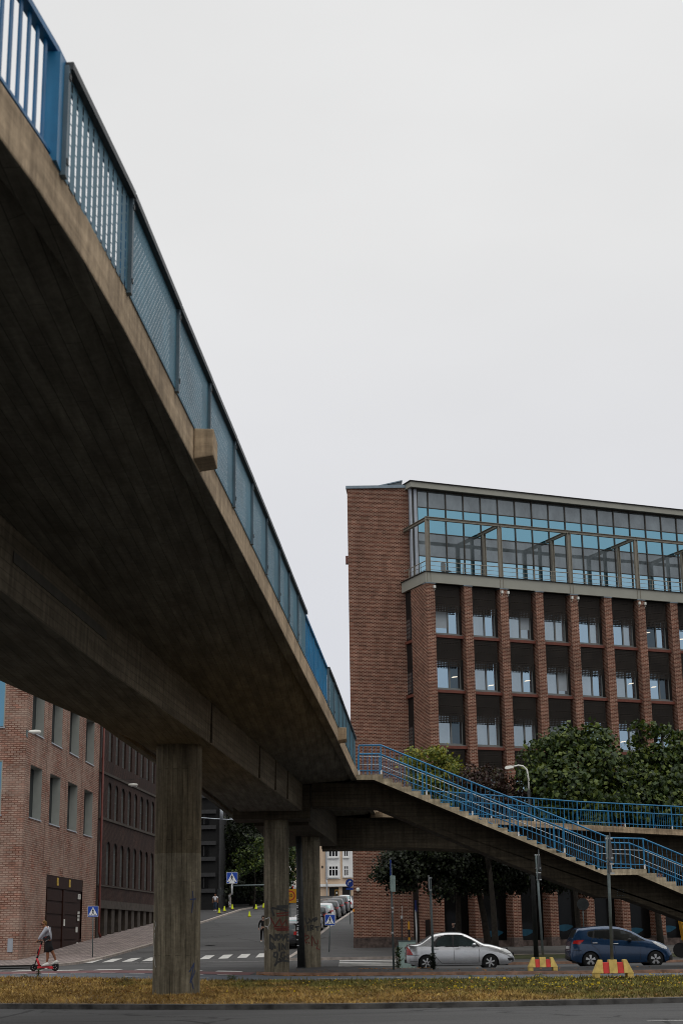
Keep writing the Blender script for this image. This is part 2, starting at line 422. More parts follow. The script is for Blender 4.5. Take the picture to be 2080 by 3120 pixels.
sheet('sidewalk', 89.85, 112, 5, 36, .14, 'paving', 2, 14, .2)
# pavement round the tower corner and up the hill street
KR = [(60, -5.2), (90, -3.4), (125, -1.65), (170, 1.2), (235, 5.2)]      # right kerb of the hill street, x by y
mb = MB(); ks = MB()
ys = [89.2]+frange(91, 235, 2)
for a, b in zip(ys, ys[1:]):
    xa, xb = table(KR, a)+.25, table(KR, b)+.25; wa, wb = (5.0, 5.0) if b < 104 else (xa+3.5, xb+3.5)
    mb.poly([(xa, a, gh(xa, a)+.13), (wa, a, gh(wa, a)+.13), (wb, b, gh(wb, b)+.13), (xb, b, gh(xb, b)+.13)])
    xa -= .25; xb -= .25
    q = lambda x, y, d: (x, y, gh(x, y)+d)
    ks.loft([[q(xa, a, -.1), q(xa, a, .14), q(xa+.25, a, .14), q(xa+.25, a, -.1)], [q(xb, b, -.1), q(xb, b, .14), q(xb+.25, b, .14), q(xb+.25, b, -.1)]], True, False)
struct(mb.build('hill_pavement', 'asphalt'))
for a in frange(-3.4, 4.6, .4): ks.box(a+.002, a+.398, 88.95, 89.2, gh(a, 89)-.1, gh(a, 89)+.14)
struct(ks.build('hill_street_kerb', 'kerb'))
# cobbled pavement on the left, with its kerb
KL = [(84, -15.6), (88, -14.6), (95, -14.0), (109, -12.75), (137, -12.5), (168, -10.9), (185, -8.0), (200, -2)]
mb = MB(); k2 = MB(); m3_ = MB()
ys = frange(84, 200, 2)
for a, b in zip(ys, ys[1:]):
    xa, xb = table(KL, a), table(KL, b)
    q = lambda x, y, d: (x, y, gh(x, y)+d)
    tgt = mb if b <= 141 else m3_
    tgt.poly([q(-19.5, a, .12), q(xa-.25, a, .12), q(xb-.25, b, .12), q(-19.5, b, .12)])
    k2.loft([[q(xa-.25, a, -.1), q(xa-.25, a, .13), q(xa, a, .13), q(xa, a, -.1)], [q(xb-.25, b, -.1), q(xb-.25, b, .13), q(xb, b, .13), q(xb, b, -.1)]], True, a == 84)
mb.poly([(-26, 84, gh(-26, 84)+.12), (-19.5, 84, gh(-19.5, 84)+.12), (-19.5, 92.2, gh(-19.5, 92)+.12), (-26, 92.2, gh(-26, 92)+.12)])
struct(mb.build('cobbled_pavement', 'cobbles')); struct(k2.build('left_kerb', 'kerb')); struct(m3_.build('upper_pavement', 'asphalt_dark'))
sheet('left_road_edge', 72.5, 83.9, -50, -15.7, .05, 'asphalt_dark', 2, 6)
# painted markings
def mark(name, quads, mat='road_paint', dz=.016):
    mb = MB()
    for q in quads: mb.poly([(x, y, gh(x, y)+dz) for x, y in q])
    return struct(mb.build(name, mat))
qd = lambda x0, x1, y0, y1: [(x0, y0), (x1, y0), (x1, y1), (x0, y1)]
sheet('bike_lane', 59.4, 63.4, -45, -3.6, .018, 'bike_red', 1.5, 3)
D = []
for i in range(42):
    x = -45+i*1.06
    if x < -4.0: D.append(qd(x, x+.55, 58.55, 59.05))
for i in range(30):
    x = -45.2+i*1.6
    if x < -3.8: D.append(qd(x, x+1.0, 63.7, 65.2))
mark('bike_crossing_dashes', D, dz=.022)
Z = []
for i in range(13):
    x = -14.6+i*1.035; c = 95.1+.40*(x+5); Z.append([(x, c-2.1), (x+.54, c-1.9), (x+.54, c+2.2), (x, c+2.0)])
mark('zebra_crossing', Z, dz=.02)
mark('side_zebra_crossing', [qd(-.45, 3.0, 75.5+i*2.7, 76.9+i*2.7) for i in range(5)], dz=.02)
L = [qd(-14+i*6.5, -11.2+i*6.5, 55.2-i*.45, 55.34-i*.45) for i in range(3)]+[qd(3.2, 5.0, 52.9, 53.02), qd(-3.1, -.2, 53.6, 53.72), qd(-1.2, 1.6, 65.9, 66.05), qd(-12, 1, 88.2, 88.32)]
L += [qd(4.75, 8.2, 26.1, 26.18)]
mark('lane_lines', L, dz=.022)
# patches and a seam in the hill street's asphalt
mark('asphalt_patch', [[(-13, 99.2), (-2.6, 101.2), (-2.7, 102.6), (-13, 100.5)], [(-9.8, 88.5), (-6, 88.5), (-6, 89.6), (-9.8, 89.6)], [(-13.6, 68), (-4.5, 67), (-4.4, 67.9), (-13.6, 69.2)]], 'asphalt_dark', .006)
for i, (px, py) in enumerate(((641, 2880),)):
    p = on_ground(px, py, .02); mc = MB().lathe([(.0, 0), (.34, 0), (.34, .004), (0, .004)], (0, 0, 0), 24).build('manhole_cover', M('cast_iron', (.10, .10, .10), .6, .3), loc=p)
    tag(mc, 'round iron manhole cover in the hill street behind the zebra crossing', 'manhole')
# ================================================================ FOOTBRIDGE
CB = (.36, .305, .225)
concrete('concrete_side_shaded', mul3(CB, .38), 'x', .45, .14, (.07, .06, .04), .6)  # shade beneath the deck's overhang put into a darker concrete copy
concrete('concrete_beam_shaded', mul3(CB, .145), 'x', .45, .14, (.03, .027, .02), .6)  # beams: overhang shade put into a near-black concrete copy
concrete('concrete_soffit', (.128, .122, .102), 'y', .4, .17, (.06, .05, .035), .7)  # deck soffit: its shade put into the colour
concrete('concrete_soffit_x_shaded', mul3(CB, .19), 'x', .4, .17, (.06, .05, .035), .7)  # stair and ramp undersides: shade put into the colour
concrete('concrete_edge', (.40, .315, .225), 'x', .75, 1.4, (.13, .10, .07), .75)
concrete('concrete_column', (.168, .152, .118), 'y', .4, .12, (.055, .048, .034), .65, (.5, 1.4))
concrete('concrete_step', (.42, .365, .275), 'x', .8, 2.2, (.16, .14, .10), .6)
M('blue_paint', (.004, .135, .285), .42, var=.25, scale=2.5, spec=.45)
M('blue_paint_dark', (.004, .105, .25), .45, var=.25, scale=3, spec=.4)
M('galvanised', (.085, .125, .15), .5, .3, var=.25, scale=2)
M('dark_steel', (.045, .05, .052), .5, .3, var=.2)
M('white_paint', (.62, .62, .60), .6, var=.25, scale=6)
M('handrail_metal', (.45, .47, .47), .4, .5)
perforated('screen_near', (.065, .15, .20), .19, .10, .24, .84, .5, .25, stagger=False)
perforated('screen_mesh', (.052, .145, .195), .05, .09, .13, .36, .5, .25)
ZD, ZB, ZJ, ZG = 7.55, 7.1, 7.0, 6.0
ER = [(-25, -9.5), (-10, -5.9), (0, -4.2), (8, -2.82), (10.28, -2.48), (11.25, -2.34), (12.58, -2.2), (14.08, -2.08), (15.8, -1.98), (18.05, -1.85), (22.68, -1.57), (27.77, -1.28), (35.63, -.85), (46.05, -.27), (59, .38), (66, .8), (76.5, 1.4)]
GR = [(-25, -11), (0, -6.4), (10, -5.3), (20.6, -4.63), (28.4, -4.1), (33.1, -3.68), (42.7, -2.95), (57.6, -1.82), (62, -1.5)]
GL = [(-25, -14), (0, -9.2), (10, -8.0), (20, -7.05), (28.63, -6.36), (31, -6.0), (33.8, -5.57), (39.2, -4.86), (51, -4.55), (57, -4.2), (62, -4.0)]
ex = lambda y: table(ER, y)
lx = lambda y: table(GL, min(y, 62))-2.0+max(0, y-62)*.02
bridge = thing('footbridge', 'long concrete footbridge on round columns crossing overhead from the left', 'footbridge', (0, 0, 0))
ST = [-25, -18, -12, -6, 0, 4, 8, 9.2, 10.28, 11.25, 12.58, 14.08, 15.8, 18.05, 20.4, 22.68, 25, 27.77, 31, 35.63, 40, 46.05, 52, 57, 62, 67, 72, 76.5, 81.5]
def gr(y): return table(GR, min(y, 62))
def gl(y): return table(GL, min(y, 62))
MB().loft([[(lx(y)+.24, y, ZD-.02), (ex(y)-.24, y, ZD-.02), (ex(y)-.24, y, ZB+.13), (ex(y)-.5, y, ZB+.02), (gr(y), y, ZJ), (gl(y), y, ZJ), (lx(y)+.5, y, ZB+.02), (lx(y)+.24, y, ZB+.13)] for y in ST]).build('deck', 'concrete_side_shaded', bridge, matz='concrete_soffit')
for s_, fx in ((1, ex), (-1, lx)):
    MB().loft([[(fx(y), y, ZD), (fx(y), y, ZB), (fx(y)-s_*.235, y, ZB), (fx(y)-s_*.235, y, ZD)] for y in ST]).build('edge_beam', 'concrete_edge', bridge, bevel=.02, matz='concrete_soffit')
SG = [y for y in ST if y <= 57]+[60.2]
MB().loft([[(gl(y), y, ZJ-.004), (gr(y), y, ZJ-.004), (gr(y)-.03, y, ZG), (gl(y)+.03, y, ZG)] for y in SG]).build('girder', 'concrete_side_shaded', bridge, matz='concrete_soffit', bevel=.015)
# vertical joints in the girder's side
for y in (38.4, 47.5, 51.5, 55.0):
    MB().box(gr(y)-.03, gr(y)+.025, y, y+.09, ZG+.02, ZJ-.02).build('joint_strip', 'concrete_soffit_x_shaded', bridge)
# slot in the girder's side, its dark recess put into a flush strip's colour
MB().loft([[(gr(y)+.004, y, 6.50), (gr(y)+.004, y, 6.66), (gr(y)-.1, y, 6.66), (gr(y)-.1, y, 6.50)] for y in (21.2, 23, 25, 27.2)]).build('access_slot', M('slot_dark', (.06, .054, .042), .9), bridge)
MB().box(-4.3, -1.35, 60.25, 62.3, 5.72, ZJ-.01).build('pier_cap', 'concrete_beam_shaded', bridge, matz='concrete_soffit_x_shaded', bevel=.02)
MB().loft([[(-3.6, y, ZJ-.01), (x, y, ZJ-.01), (x, y, 5.6), (-3.6, y, 5.6)] for y, x in ((62.31, -1.45), (70, -.85), (77.2, -.45))]).build('far_girder', 'concrete_beam_shaded', bridge, matz='concrete_soffit_x_shaded', bevel=.02)
# drain blocks on the edge beam
for (px, py) in ((578, 1300), (1022, 2214)):
    c = on_z(px, py, ZD)
    y = c.y; x = ex(y)
    MB().prism([(x+.002, ZD-.42), (x+.002, ZD-.02), (x+.25, ZD-.03), (x+.25, ZD-.38)], y, y+.6 if px < 800 else y+.9).build('drain_block', 'concrete_edge', bridge, bevel=.015)
# columns
def two_tone(name, base, zsplit, k):
    m = MATS[base].copy(); m.name = name; t = m.node_tree; b = t.nodes['Principled BSDF']
    src = b.inputs['Base Color'].links[0].from_socket
    uv = N(t, 'ShaderNodeTexCoord').outputs['UV']; sp = N(t, 'ShaderNodeSeparateXYZ'); t.links.new(uv, sp.inputs[0])
    lt = N(t, 'ShaderNodeMath', operation='GREATER_THAN'); lt.inputs[1].default_value = zsplit; t.links.new(sp.outputs[1], lt.inputs[0])
    t.links.new(mixc(t, lt.outputs[0], src, mixc(t, 1., src, k, 'MULTIPLY')), b.inputs['Base Color'])
    MATS[name] = m; return m
two_tone('concrete_column_patched', 'concrete_column', 3.38, (.68, .64, .58))
COLS = [(-4.11, 38.95, .56, -.1, ZG+.001, 'concrete_column_patched'), (-2.68, 61.2, .47, -.1, 5.73, 'concrete_column'), (-1.60, 70.0, .435, -.1, 5.61, 'concrete_column')]
colobj = []
for cx, cy, r, z0, z1, mt in COLS:
    mb = MB(); rings = []
    for z in (z0, 1.2, 2.4, 3.4, 4.6, z1):
        ring = []
        for j in range(48):
            a = 2*pi*j/48; rr = r*(1+.012*(j % 3 == 0))
            ring.append((cx+rr*cos(a), cy+rr*sin(a), z))
        rings.append(ring)
    colobj.append(mb.loft(rings).build('column', mt, bridge))
# graffiti: painted strokes lying on the columns' skin, given in metres (sideways, up) from the column's foot
M('spray_black', (.036, .036, .034), .7, var=.4, scale=6); M('spray_red', (.11, .022, .016), .7, var=.4, scale=6)
M('spray_white', (.42, .42, .40), .7, var=.3, scale=6); M('spray_blue', (.02, .035, .09), .7, var=.3, scale=6)
def spray(ci, name, mat, strokes, wd=.045, org=None, scl=1.):
    cx, cy, r = COLS[ci][:3]; rr = r*1.012+.004
    for st in strokes:
        mb = MB(); pts = []
        for (px, py) in st:
            X = org[0]+px*scl; Y = org[1]+py*scl
            p = on_y(X, Y, cy-r*.9); q = max(-.985, min(.985, (p.x-cx)/rr)); pts.append((math.asin(q), p.z))
        fine = []
        for a, b in zip(pts, pts[1:]):
            k = max(1, int(abs(b[0]-a[0])/.12)+1)
            for i in range(k): fine.append((lerp(a[0], b[0], i/k), lerp(a[1], b[1], i/k)))
        fine.append(pts[-1])
        rings = []
        for i, (a, z) in enumerate(fine):
            a0, z0 = fine[max(i-1, 0)]; a1, z1 = fine[min(i+1, len(fine)-1)]
            dx, dz = (a1-a0)*r, z1-z0; l = sqrt(dx*dx+dz*dz) or 1; nx, nz_ = -dz/l*wd/2, dx/l*wd/2
            rings.append([(cx+rr*sin(a+nx/r*k), cy-rr*cos(a+nx/r*k), z+nz_*k) for k in (-1, 1)])
        mb.loft(rings, False, False); mb.build(name, mat, colobj[ci])
G = dict(org=(780, 2700), scl=1/7.127)
spray(2, 'graffiti', 'spray_black', [[(1058, 680), (1075, 740), (1105, 820), (1165, 770)], [(1140, 690), (1195, 780), (1250, 690), (1262, 770)], [(1275, 690), (1283, 775)], [(1275, 690), (1330, 690), (1325, 725), (1280, 735)],
    [(1125, 850), (1130, 975)], [(1180, 850), (1185, 970)], [(1180, 855), (1240, 850), (1235, 890), (1190, 905), (1250, 945)], [(1275, 890), (1380, 870)], [(1320, 880), (1340, 970)]], .065, **G)
spray(2, 'graffiti', 'spray_red', [[(1215, 1305), (1215, 1070), (1290, 1250), (1340, 1260), (1345, 1160)], [(1030, 790), (1000, 880)], [(1060, 860), (1020, 950)], [(1010, 1150), (1060, 1100), (1020, 1060), (1060, 1180), (1110, 1150)], [(1070, 1020), (1060, 1090), (1130, 1060), (1150, 1130), (1090, 1150)], [(1060, 1180), (1085, 1240), (1110, 1215)], [(1010, 1200), (1012, 1225)], [(1145, 1210), (1160, 1250)], [(1340, 1290), (1310, 1350), (1380, 1380)]], .04, **G)
spray(1, 'graffiti', 'spray_black', [[(390, 650), (330, 470), (560, 510), (725, 580)], [(450, 440), (700, 430)], [(450, 470), (690, 460)], [(300, 1370), (300, 1040), (420, 1190), (430, 1030)], [(480, 1040), (450, 1100), (480, 1180), (540, 1110), (500, 1030)], [(560, 1040), (590, 1180), (640, 1040)], [(720, 1040), (660, 1050), (670, 1190), (725, 1180)], [(660, 1110), (720, 1100)],
    [(340, 1390), (340, 1220), (390, 1290), (340, 1390)], [(410, 1290), (415, 1360)], [(500, 1240), (510, 1420)], [(560, 1390), (570, 1240), (640, 1390), (650, 1230)], [(690, 1240), (690, 1390)],
    [(470, 1440), (400, 1440), (385, 1520), (440, 1550), (475, 1480), (470, 1440), (450, 1640), (405, 1740)], [(640, 1440), (560, 1440), (540, 1530), (600, 1590), (640, 1510)], [(500, 1570), (540, 1610), (720, 1640)], [(700, 1480), (660, 1540), (730, 1600)], [(400, 1730), (470, 1650), (560, 1620)]], .075, **G)
spray(1, 'graffiti', 'spray_red', [[(310, 680), (420, 870), (520, 700), (560, 860), (650, 720), (690, 860)], [(380, 880), (725, 890)], [(400, 930), (700, 920)], [(450, 960), (720, 950)], [(440, 600), (720, 560)], [(450, 650), (710, 620)]], .05, **G)
spray(1, 'graffiti', 'spray_white', [[(190, 715), (240, 700), (285, 670)], [(285, 670), (310, 740), (300, 820), (250, 890), (270, 940)], [(190, 860), (250, 890)], [(190, 1290), (203, 1395)]], .03, **G)
spray(0, 'graffiti', 'spray_blue', [[(1230, 1500), (1235, 1560), (1225, 1640)], [(1215, 1555), (1250, 1550)], [(1210, 2020), (1240, 1960), (1215, 2090), (1245, 2010)], [(1225, 2080), (1235, 2130)]], .03, org=(0, 2000), scl=1/2.1)
spray(0, 'graffiti', 'spray_white', [[(985, 1690), (990, 1720), (982, 1750)], [(982, 1770), (975, 1900), (990, 1990)]], .02, org=(0, 2000), scl=1/2.1)

# ---------------------------------------------------------------- railings
def rail_bay(parent, a, b, h=1.09, pitch=.178, low=.13, mat='blue_paint', drop=None, n=None, flat=None, first=True):
    """one welded bay of bars between two posts: a and b are points on the floor line"""
    a, b = Vector(a), Vector(b); L = (b-a).length; n = n or max(2, round(L/pitch)); mb = MB(); up = Vector((0, 0, 1))
    for i in range(1, n):
        p = a.lerp(b, i/n); z0 = drop(p) if drop else p.z+.02
        if flat: mb.bar((p.x, p.y, z0), (p.x, p.y, p.z+h-.02), flat[0], flat[1], (b-a).normalized())
        else: mb.tube([(p.x, p.y, z0), (p.x, p.y, p.z+h-.02)], .0095, 5)
    return mb.build('bar_infill', mat, parent)
def railing(parent, pts, h=1.09, bay=1.85, pitch=.178, mat='blue_paint', hand=True, drop=None, postfoot=True):
    for a, b in zip(pts, pts[1:]):
        a, b = Vector(a), Vector(b); n = max(1, round((b-a).length/bay))
        for i in range(n):
            p, q = a.lerp(b, i/n), a.lerp(b, (i+1)/n)
            rail_bay(parent, p, q, h, pitch, mat=mat, drop=drop)
            po = MB().box(p.x-.024, p.x+.024, p.y-.024, p.y+.024, (drop(p) if drop else p.z)-.06, p.z+h-.02).build('post', mat, parent)
            if postfoot: MB().box(p.x-.028, p.x+.028, p.y-.028, p.y+.028, (drop(p) if drop else p.z)-.02, (drop(p) if drop else p.z)+.16).build('post_foot', 'white_paint', po)
    p = pts[-1]; MB().box(p[0]-.024, p[0]+.024, p[1]-.024, p[1]+.024, p[2]-.06, p[2]+h-.02).build('post', mat, parent)
    for nm, dz, r in (('top_rail', h, .032), ('bottom_rail', .15, .02)):
        MB().tube([(p[0], p[1], p[2]+dz) for p in pts], r, 8).build(nm, mat, parent, True)
    if hand:
        for dz in (.68, .93) if hand == 2 else (.68,):
            MB().tube([(p[0], p[1]+.09, p[2]+dz) for p in pts], .016, 6).build('handrail', 'handrail_metal', parent, True)
# blue bar railing along both edges of the deck
RY = [-20, -15, -10, -5, 0, 3, 5.4, 7.6, 9.6, 11.55]
SCR = [(240, 500), (391, 882), (526, 1183), (None, .5), (697, 1537), (754, 1650), (799, 1743), (841, 1825), (876, 1888), (903, 1947), (926, 2000)]
PY = []
for i, (a, b) in enumerate(SCR):
    PY.append(on_z(a, b, ZD).y if a else None)
PY[0] = 11.74; PY[3] = (PY[2]+PY[4])/2
SC2 = [52.6+0.0, 54.0, 55.3, 56.4, 57.4, 58.3]
y52 = on_z(993, 2145, ZD).y; SC2 = [y52+i*(59.0-y52)/7 for i in range(8)]
allY = RY+PY[1:]+[PY[-1]+i*(y52-PY[-1])/5 for i in range(1, 5)]+SC2[:]
bx = lambda y: ex(y)-.04
for a, b in zip(allY, allY[1:]):
    pa, pb = (bx(a), a, ZD), (bx(b), b, ZD)
    if not (PY[0]-.3 < a < PY[-1]-.1 or a > SC2[0]-.1): rail_bay(bridge, pa, pb, 1.02, .19, mat='blue_paint_dark' if a < 12 else 'blue_paint', flat=(.018, .05))
    if abs(a-11.55) > .01: MB().box(bx(a)-.03, bx(a)+.03, a-.05, a+.05, ZD, ZD+1.02).build('railing_post', 'blue_paint', bridge)
MB().box(bx(11.6)-.06, bx(11.6)+.065, 11.5, 11.70, ZD-.02, ZD+.98).build('railing_post', 'blue_paint', bridge)
for nm, z, wd, hh in (('railing_top', ZD+1.03, .09, .06), ('railing_foot', ZD+.06, .05, .03)):
    MB().loft([[(bx(y)-wd/2, y, z+hh/2), (bx(y)+wd/2, y, z+hh/2), (bx(y)+wd/2, y, z-hh/2), (bx(y)-wd/2, y, z-hh/2)] for y in allY]).build(nm, 'blue_paint_dark', bridge)
for a, b in zip(allY[::2], allY[2::2]):
    rail_bay(bridge, (lx(a)+.1, a, ZD), (lx(b)+.1, b, ZD), 1.02, .25, flat=(.018, .05))
MB().loft([[(lx(y)+.06, y, ZD+1.05), (lx(y)+.15, y, ZD+1.05), (lx(y)+.15, y, ZD+.99), (lx(y)+.06, y, ZD+.99)] for y in allY]).build('railing_top', 'blue_paint_dark', bridge)
# perforated metal screens hung outside the railing
def screen(a, b, near, h=1.0, first=False):
    xa, xb = ex(a)+.014, ex(b)+.014; z0, z1 = ZD-.03, ZD+h
    L = sqrt((xb-xa)**2+(b-a)**2)
    mb = MB(); mb.poly([(xa, a, z0), (xb, b, z0), (xb, b, z1-.02), (xa, a, z1-.02)], [(0, 0), (L, 0), (L, z1-z0), (0, z1-z0)])
    if near: mb.uv[0] = [(0, .0), (L, .0), (L, z1-z0), (0, z1-z0)]
    o = mb.build('screen_panel', 'screen_near' if near else 'screen_mesh', bridge, recalc=False)
    MB().bar((xa+.0, a+.02, z1), (xb+.0, b-.02, z1), .12, .07).build('screen_cap', 'dark_steel', o)
    MB().box(xa-.02, xa+.035, a-.045, a+.045, z0-.02, z1-.03).build('screen_post', 'galvanised', o)
    for z in (z0+.12, z1-.12):
        MB().box(xa-.09, xa+.045, a-.02, a+.03, z-.025, z+.025).build('screen_bracket', 'dark_steel', o)
    return o
for i, (a, b) in enumerate(zip(PY, PY[1:])): screen(a, b, i == 0)
for a, b in zip(SC2, SC2[1:]): screen(a, b, False)

# ---------------------------------------------------------------- STAIRCASE
YN, YF = 59.35, 62.4
stair = thing('staircase', 'concrete outdoor staircase with blue railings descending right from the footbridge', 'staircase', (0, 0, 0))
l0 = on_y(1079, 2358, YN); l1 = on_y(1166, 2359, YN); f1 = on_y(1841, 2649, YN); l2 = on_y(1968, 2647, YN)
ZL0 = l1.z; ZL1 = f1.z; N1 = 23; run = (f1.x-l1.x)/N1; rise = (ZL0-ZL1)/N1
def flight(x0, z0, n):
    p = [(x0, z0)]
    for i in range(n):
        p += [(x0+i*run, z0-(i+1)*rise), (x0+(i+1)*run, z0-(i+1)*rise)]
    return p
top = [(ex(59.4)+.02, ZL0), (l1.x, ZL0)]+flight(l1.x, ZL0, N1)[1:]+[(l2.x, ZL1)]
N2 = 24
top += flight(l2.x, ZL1, N2)[1:]
xe = l2.x+N2*run; ze = ZL1-N2*rise
th_ = .2
bot = [(xe-run, ze-.2), (l2.x-run, ZL1-th_-.01), (f1.x, ZL1-th_-.01), (l1.x-run, ZL0-th_), (ex(59.4)+.02, ZL0-th_)]
MB().prism(top+bot, YN, YF).build('flight', 'concrete_step', stair, matz='concrete_soffit_x_shaded')
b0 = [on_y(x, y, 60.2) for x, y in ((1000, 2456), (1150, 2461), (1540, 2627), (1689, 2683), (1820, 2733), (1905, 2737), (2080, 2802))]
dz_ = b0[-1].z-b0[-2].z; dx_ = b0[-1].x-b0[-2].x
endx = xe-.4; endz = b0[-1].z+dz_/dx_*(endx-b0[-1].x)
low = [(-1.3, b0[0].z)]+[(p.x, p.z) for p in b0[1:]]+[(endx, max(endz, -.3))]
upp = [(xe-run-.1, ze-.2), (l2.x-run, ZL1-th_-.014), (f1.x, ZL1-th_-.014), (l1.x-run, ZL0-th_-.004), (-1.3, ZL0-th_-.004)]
MB().prism(low+upp, 60.2, 61.6).build('stair_beam', 'concrete_beam_shaded', stair, matz='concrete_soffit_x_shaded', bevel=.02)
def stair_floor(x):
    if x <= l1.x: return ZL0
    if x <= f1.x: return ZL0-(int((x-l1.x)/run+1e-6)+1)*rise
    if x <= l2.x: return ZL1
    return ZL1-(int((x-l2.x)/run+1e-6)+1)*rise
dropf = lambda p: stair_floor(p.x)
for y in (YN+.07, YF-.07):
    pts = [(ex(59.4)+.12, y, ZL0), (l1.x-.06, y, ZL0), (f1.x+.25, y, ZL1+.05), (l2.x-.05, y, ZL1+.0), (xe, y, ze+.05)]
    railing(stair, pts, 1.10, 1.8, .178, drop=dropf, hand=1)
# plates with bolts of a removed lamp on the beam's side
pl = on_y(1889, 2721, 60.2)
mb = MB()
for i in range(5):
    for j in range(4):
        if i in (0, 4) or j in (0, 3): mb.box(pl.x-.13+i*.06, pl.x-.115+i*.06, 60.185, 60.2, pl.z-.1+j*.07, pl.z-.085+j*.07)
mb.build('bolt', 'galvanised', stair)

# ---------------------------------------------------------------- RAMP behind the stairs
ramp = thing('access_ramp', 'concrete ramp with blue railing running right behind the staircase', 'ramp', (0, 0, 0))
RZ = [(1.2, 7.22), (3.1, 7.12), (11.2, 6.42), (16.2, 6.10), (40, 4.6)]
RYN = [(1.2, 77.6), (1.8, 76.9), (3, 76.6), (12, 76.6), (40, 76.6)]
rz = lambda x: table(RZ, x); ryn = lambda x: table(RYN, x)
xs = [1.2, 1.5, 1.8, 2.4, 3, 5, 8, 11.2, 14, 16.2, 20, 26, 33, 40]
MB().loft([[(x, ryn(x)+.01, rz(x)), (x, 81.5, rz(x)), (x, 81.5, rz(x)-.28), (x, ryn(x)+.01, rz(x)-.28)] for x in xs]).build('ramp_deck', 'concrete_edge', ramp, matz='concrete_soffit_x_shaded', bevel=.015)
MB().loft([[(x, 77.7, rz(x)-.285), (x, 80.4, rz(x)-.285), (x, 80.4, z), (x, 77.7, z)] for x, z in ((-1.2, 5.5), (3, 5.5), (7, 5.3), (11, 4.85), (16, 4.15), (40, 2.2))]).build('ramp_girder', 'concrete_beam_shaded', ramp, matz='concrete_soffit_x_shaded', bevel=.02)
for x in (20.5, 36): MB().lathe([(.42, -.1), (.42, rz(x)-1.3)], (x, 79, 0), 24).build('column', 'concrete_column', ramp, True)
for yo in (.1, 4.75):
    railing(ramp, [(x, ryn(x)+yo if yo < 1 else 76.6+yo, rz(x)) for x in (2.2, 4.95, 11.2, 18, 40)], 1.10, 2.25, .21, hand=False, postfoot=yo < 1)
# ================================================================ BUILDINGS
brick('brick_office', (.142, .048, .028), (.08, .029, .018), (.43, .315, .25), .28, .0885, .011, seed=2.)
brick('brick_modern', (.40, .295, .24), (.33, .10, .055), (.15, .065, .045), .36, .125, .030, wash=(.38, .295, .24), washamt=.55, washscale=.5, seed=5., bias=-.35)
brick('brick_old', (.036, .014, .010), (.019, .009, .0075), (.075, .050, .040), .28, .085, .012, soot=(.02, .014, .012), seed=9.)
M('granite', (.10, .074, .064), .8, var=.45, scale=7, bump=.4)
M('granite_rough', (.075, .055, .048), .9, var=.6, scale=4, bump=.8)
M('beam_green_grey', (.285, .285, .245), .55, var=.06, scale=1)
M('steel_frame', (.225, .205, .165), .5, var=.10, scale=2)
M('dark_metal', (.008, .0075, .007), .55, var=.2)
M('red_beam', (.13, .040, .026), .6, var=.2)
M('window_frame', (.15, .155, .15), .5, var=.1)
M('zinc', (.20, .25, .29), .5, .3, var=.12)
M('grey_panel', (.125, .15, .162), .35, var=.08, scale=1.5, spec=.5)
M('mullion', (.055, .05, .042), .5, var=.1)
M('silver_panel', (.33, .36, .40), .4, .3, var=.06)
M('reveal_grey', (.27, .28, .255), .7, var=.06, scale=2)
M('room_dark', (.012, .012, .012), .9)
M('blind', (.30, .34, .37), .7, var=.05)
M('lamp_white', (.65, .65, .60), .5, var=.05)
M('gate_brown', (.026, .0095, .0062), .7, var=.2, scale=2, spec=.12)
M('downpipe_red', (.11, .025, .018), .5, var=.2)
M('old_stone', (.055, .045, .036), .9, var=.35, scale=2, bump=.4)
M('yellow_plate', (.55, .36, .03), .6)
glass('pane_cyan', (.23, .46, .57), .03, (.02, .05, .07), .80)
glass('pane_cyan_pale', (.34, .56, .68), .04, (.05, .09, .11), .80)
glass('pane_office', (.44, .60, .72), .03, (.02, .025, .03), .70)
glass('pane_office_dark', (.36, .50, .60), .03, (.012, .012, .012), .16)
glass('pane_office_curtain', (.48, .58, .64), .06, (.13, .145, .155), .5)
glass('pane_blue', (.17, .36, .48), .03, (.02, .06, .10), .72)
glass('pane_black', (.3, .33, .36), .05, (.004, .004, .004), .02)
perforated('lattice', (.021, .017, .014), .11, .11, .45, .5, .6, .1, stagger=False)
# office lamp tubes: their glow put on as emissive strips before the panes
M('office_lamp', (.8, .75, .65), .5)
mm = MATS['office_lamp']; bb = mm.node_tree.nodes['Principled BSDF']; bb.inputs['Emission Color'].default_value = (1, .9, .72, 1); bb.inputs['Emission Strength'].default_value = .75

def wall(mb, xs, zs, holes, y=0., base=None):
    """a wall in the plane y with rectangular openings; xs, zs are sorted cuts"""
    xs = sorted(set(xs+[v for h in holes for v in h[:2]])); zs = sorted(set(zs+[v for h in holes for v in h[2:4]]))
    for x0, x1 in zip(xs, xs[1:]):
        for z0, z1 in zip(zs, zs[1:]):
            cx, cz = (x0+x1)/2, (z0+z1)/2
            if any(h[0] < cx < h[1] and h[2] < cz < h[3] for h in holes): continue
            mb.poly([(x0, y, z0), (x1, y, z0), (x1, y, z1), (x0, y, z1)])
def reveal(h, d, mat, parent, y=0., name='reveal'):
    x0, x1, z0, z1 = h; mb = MB()
    mb.poly([(x0, y, z0), (x0, y+d, z0), (x0, y+d, z1), (x0, y, z1)]); mb.poly([(x1, y+d, z0), (x1, y, z0), (x1, y, z1), (x1, y+d, z1)])
    mb.poly([(x0, y, z1), (x0, y+d, z1), (x1, y+d, z1), (x1, y, z1)]); mb.poly([(x0, y, z0), (x1, y, z0), (x1, y+d, z0), (x0, y+d, z0)])
    return mb.build(name, mat, parent, recalc=False)

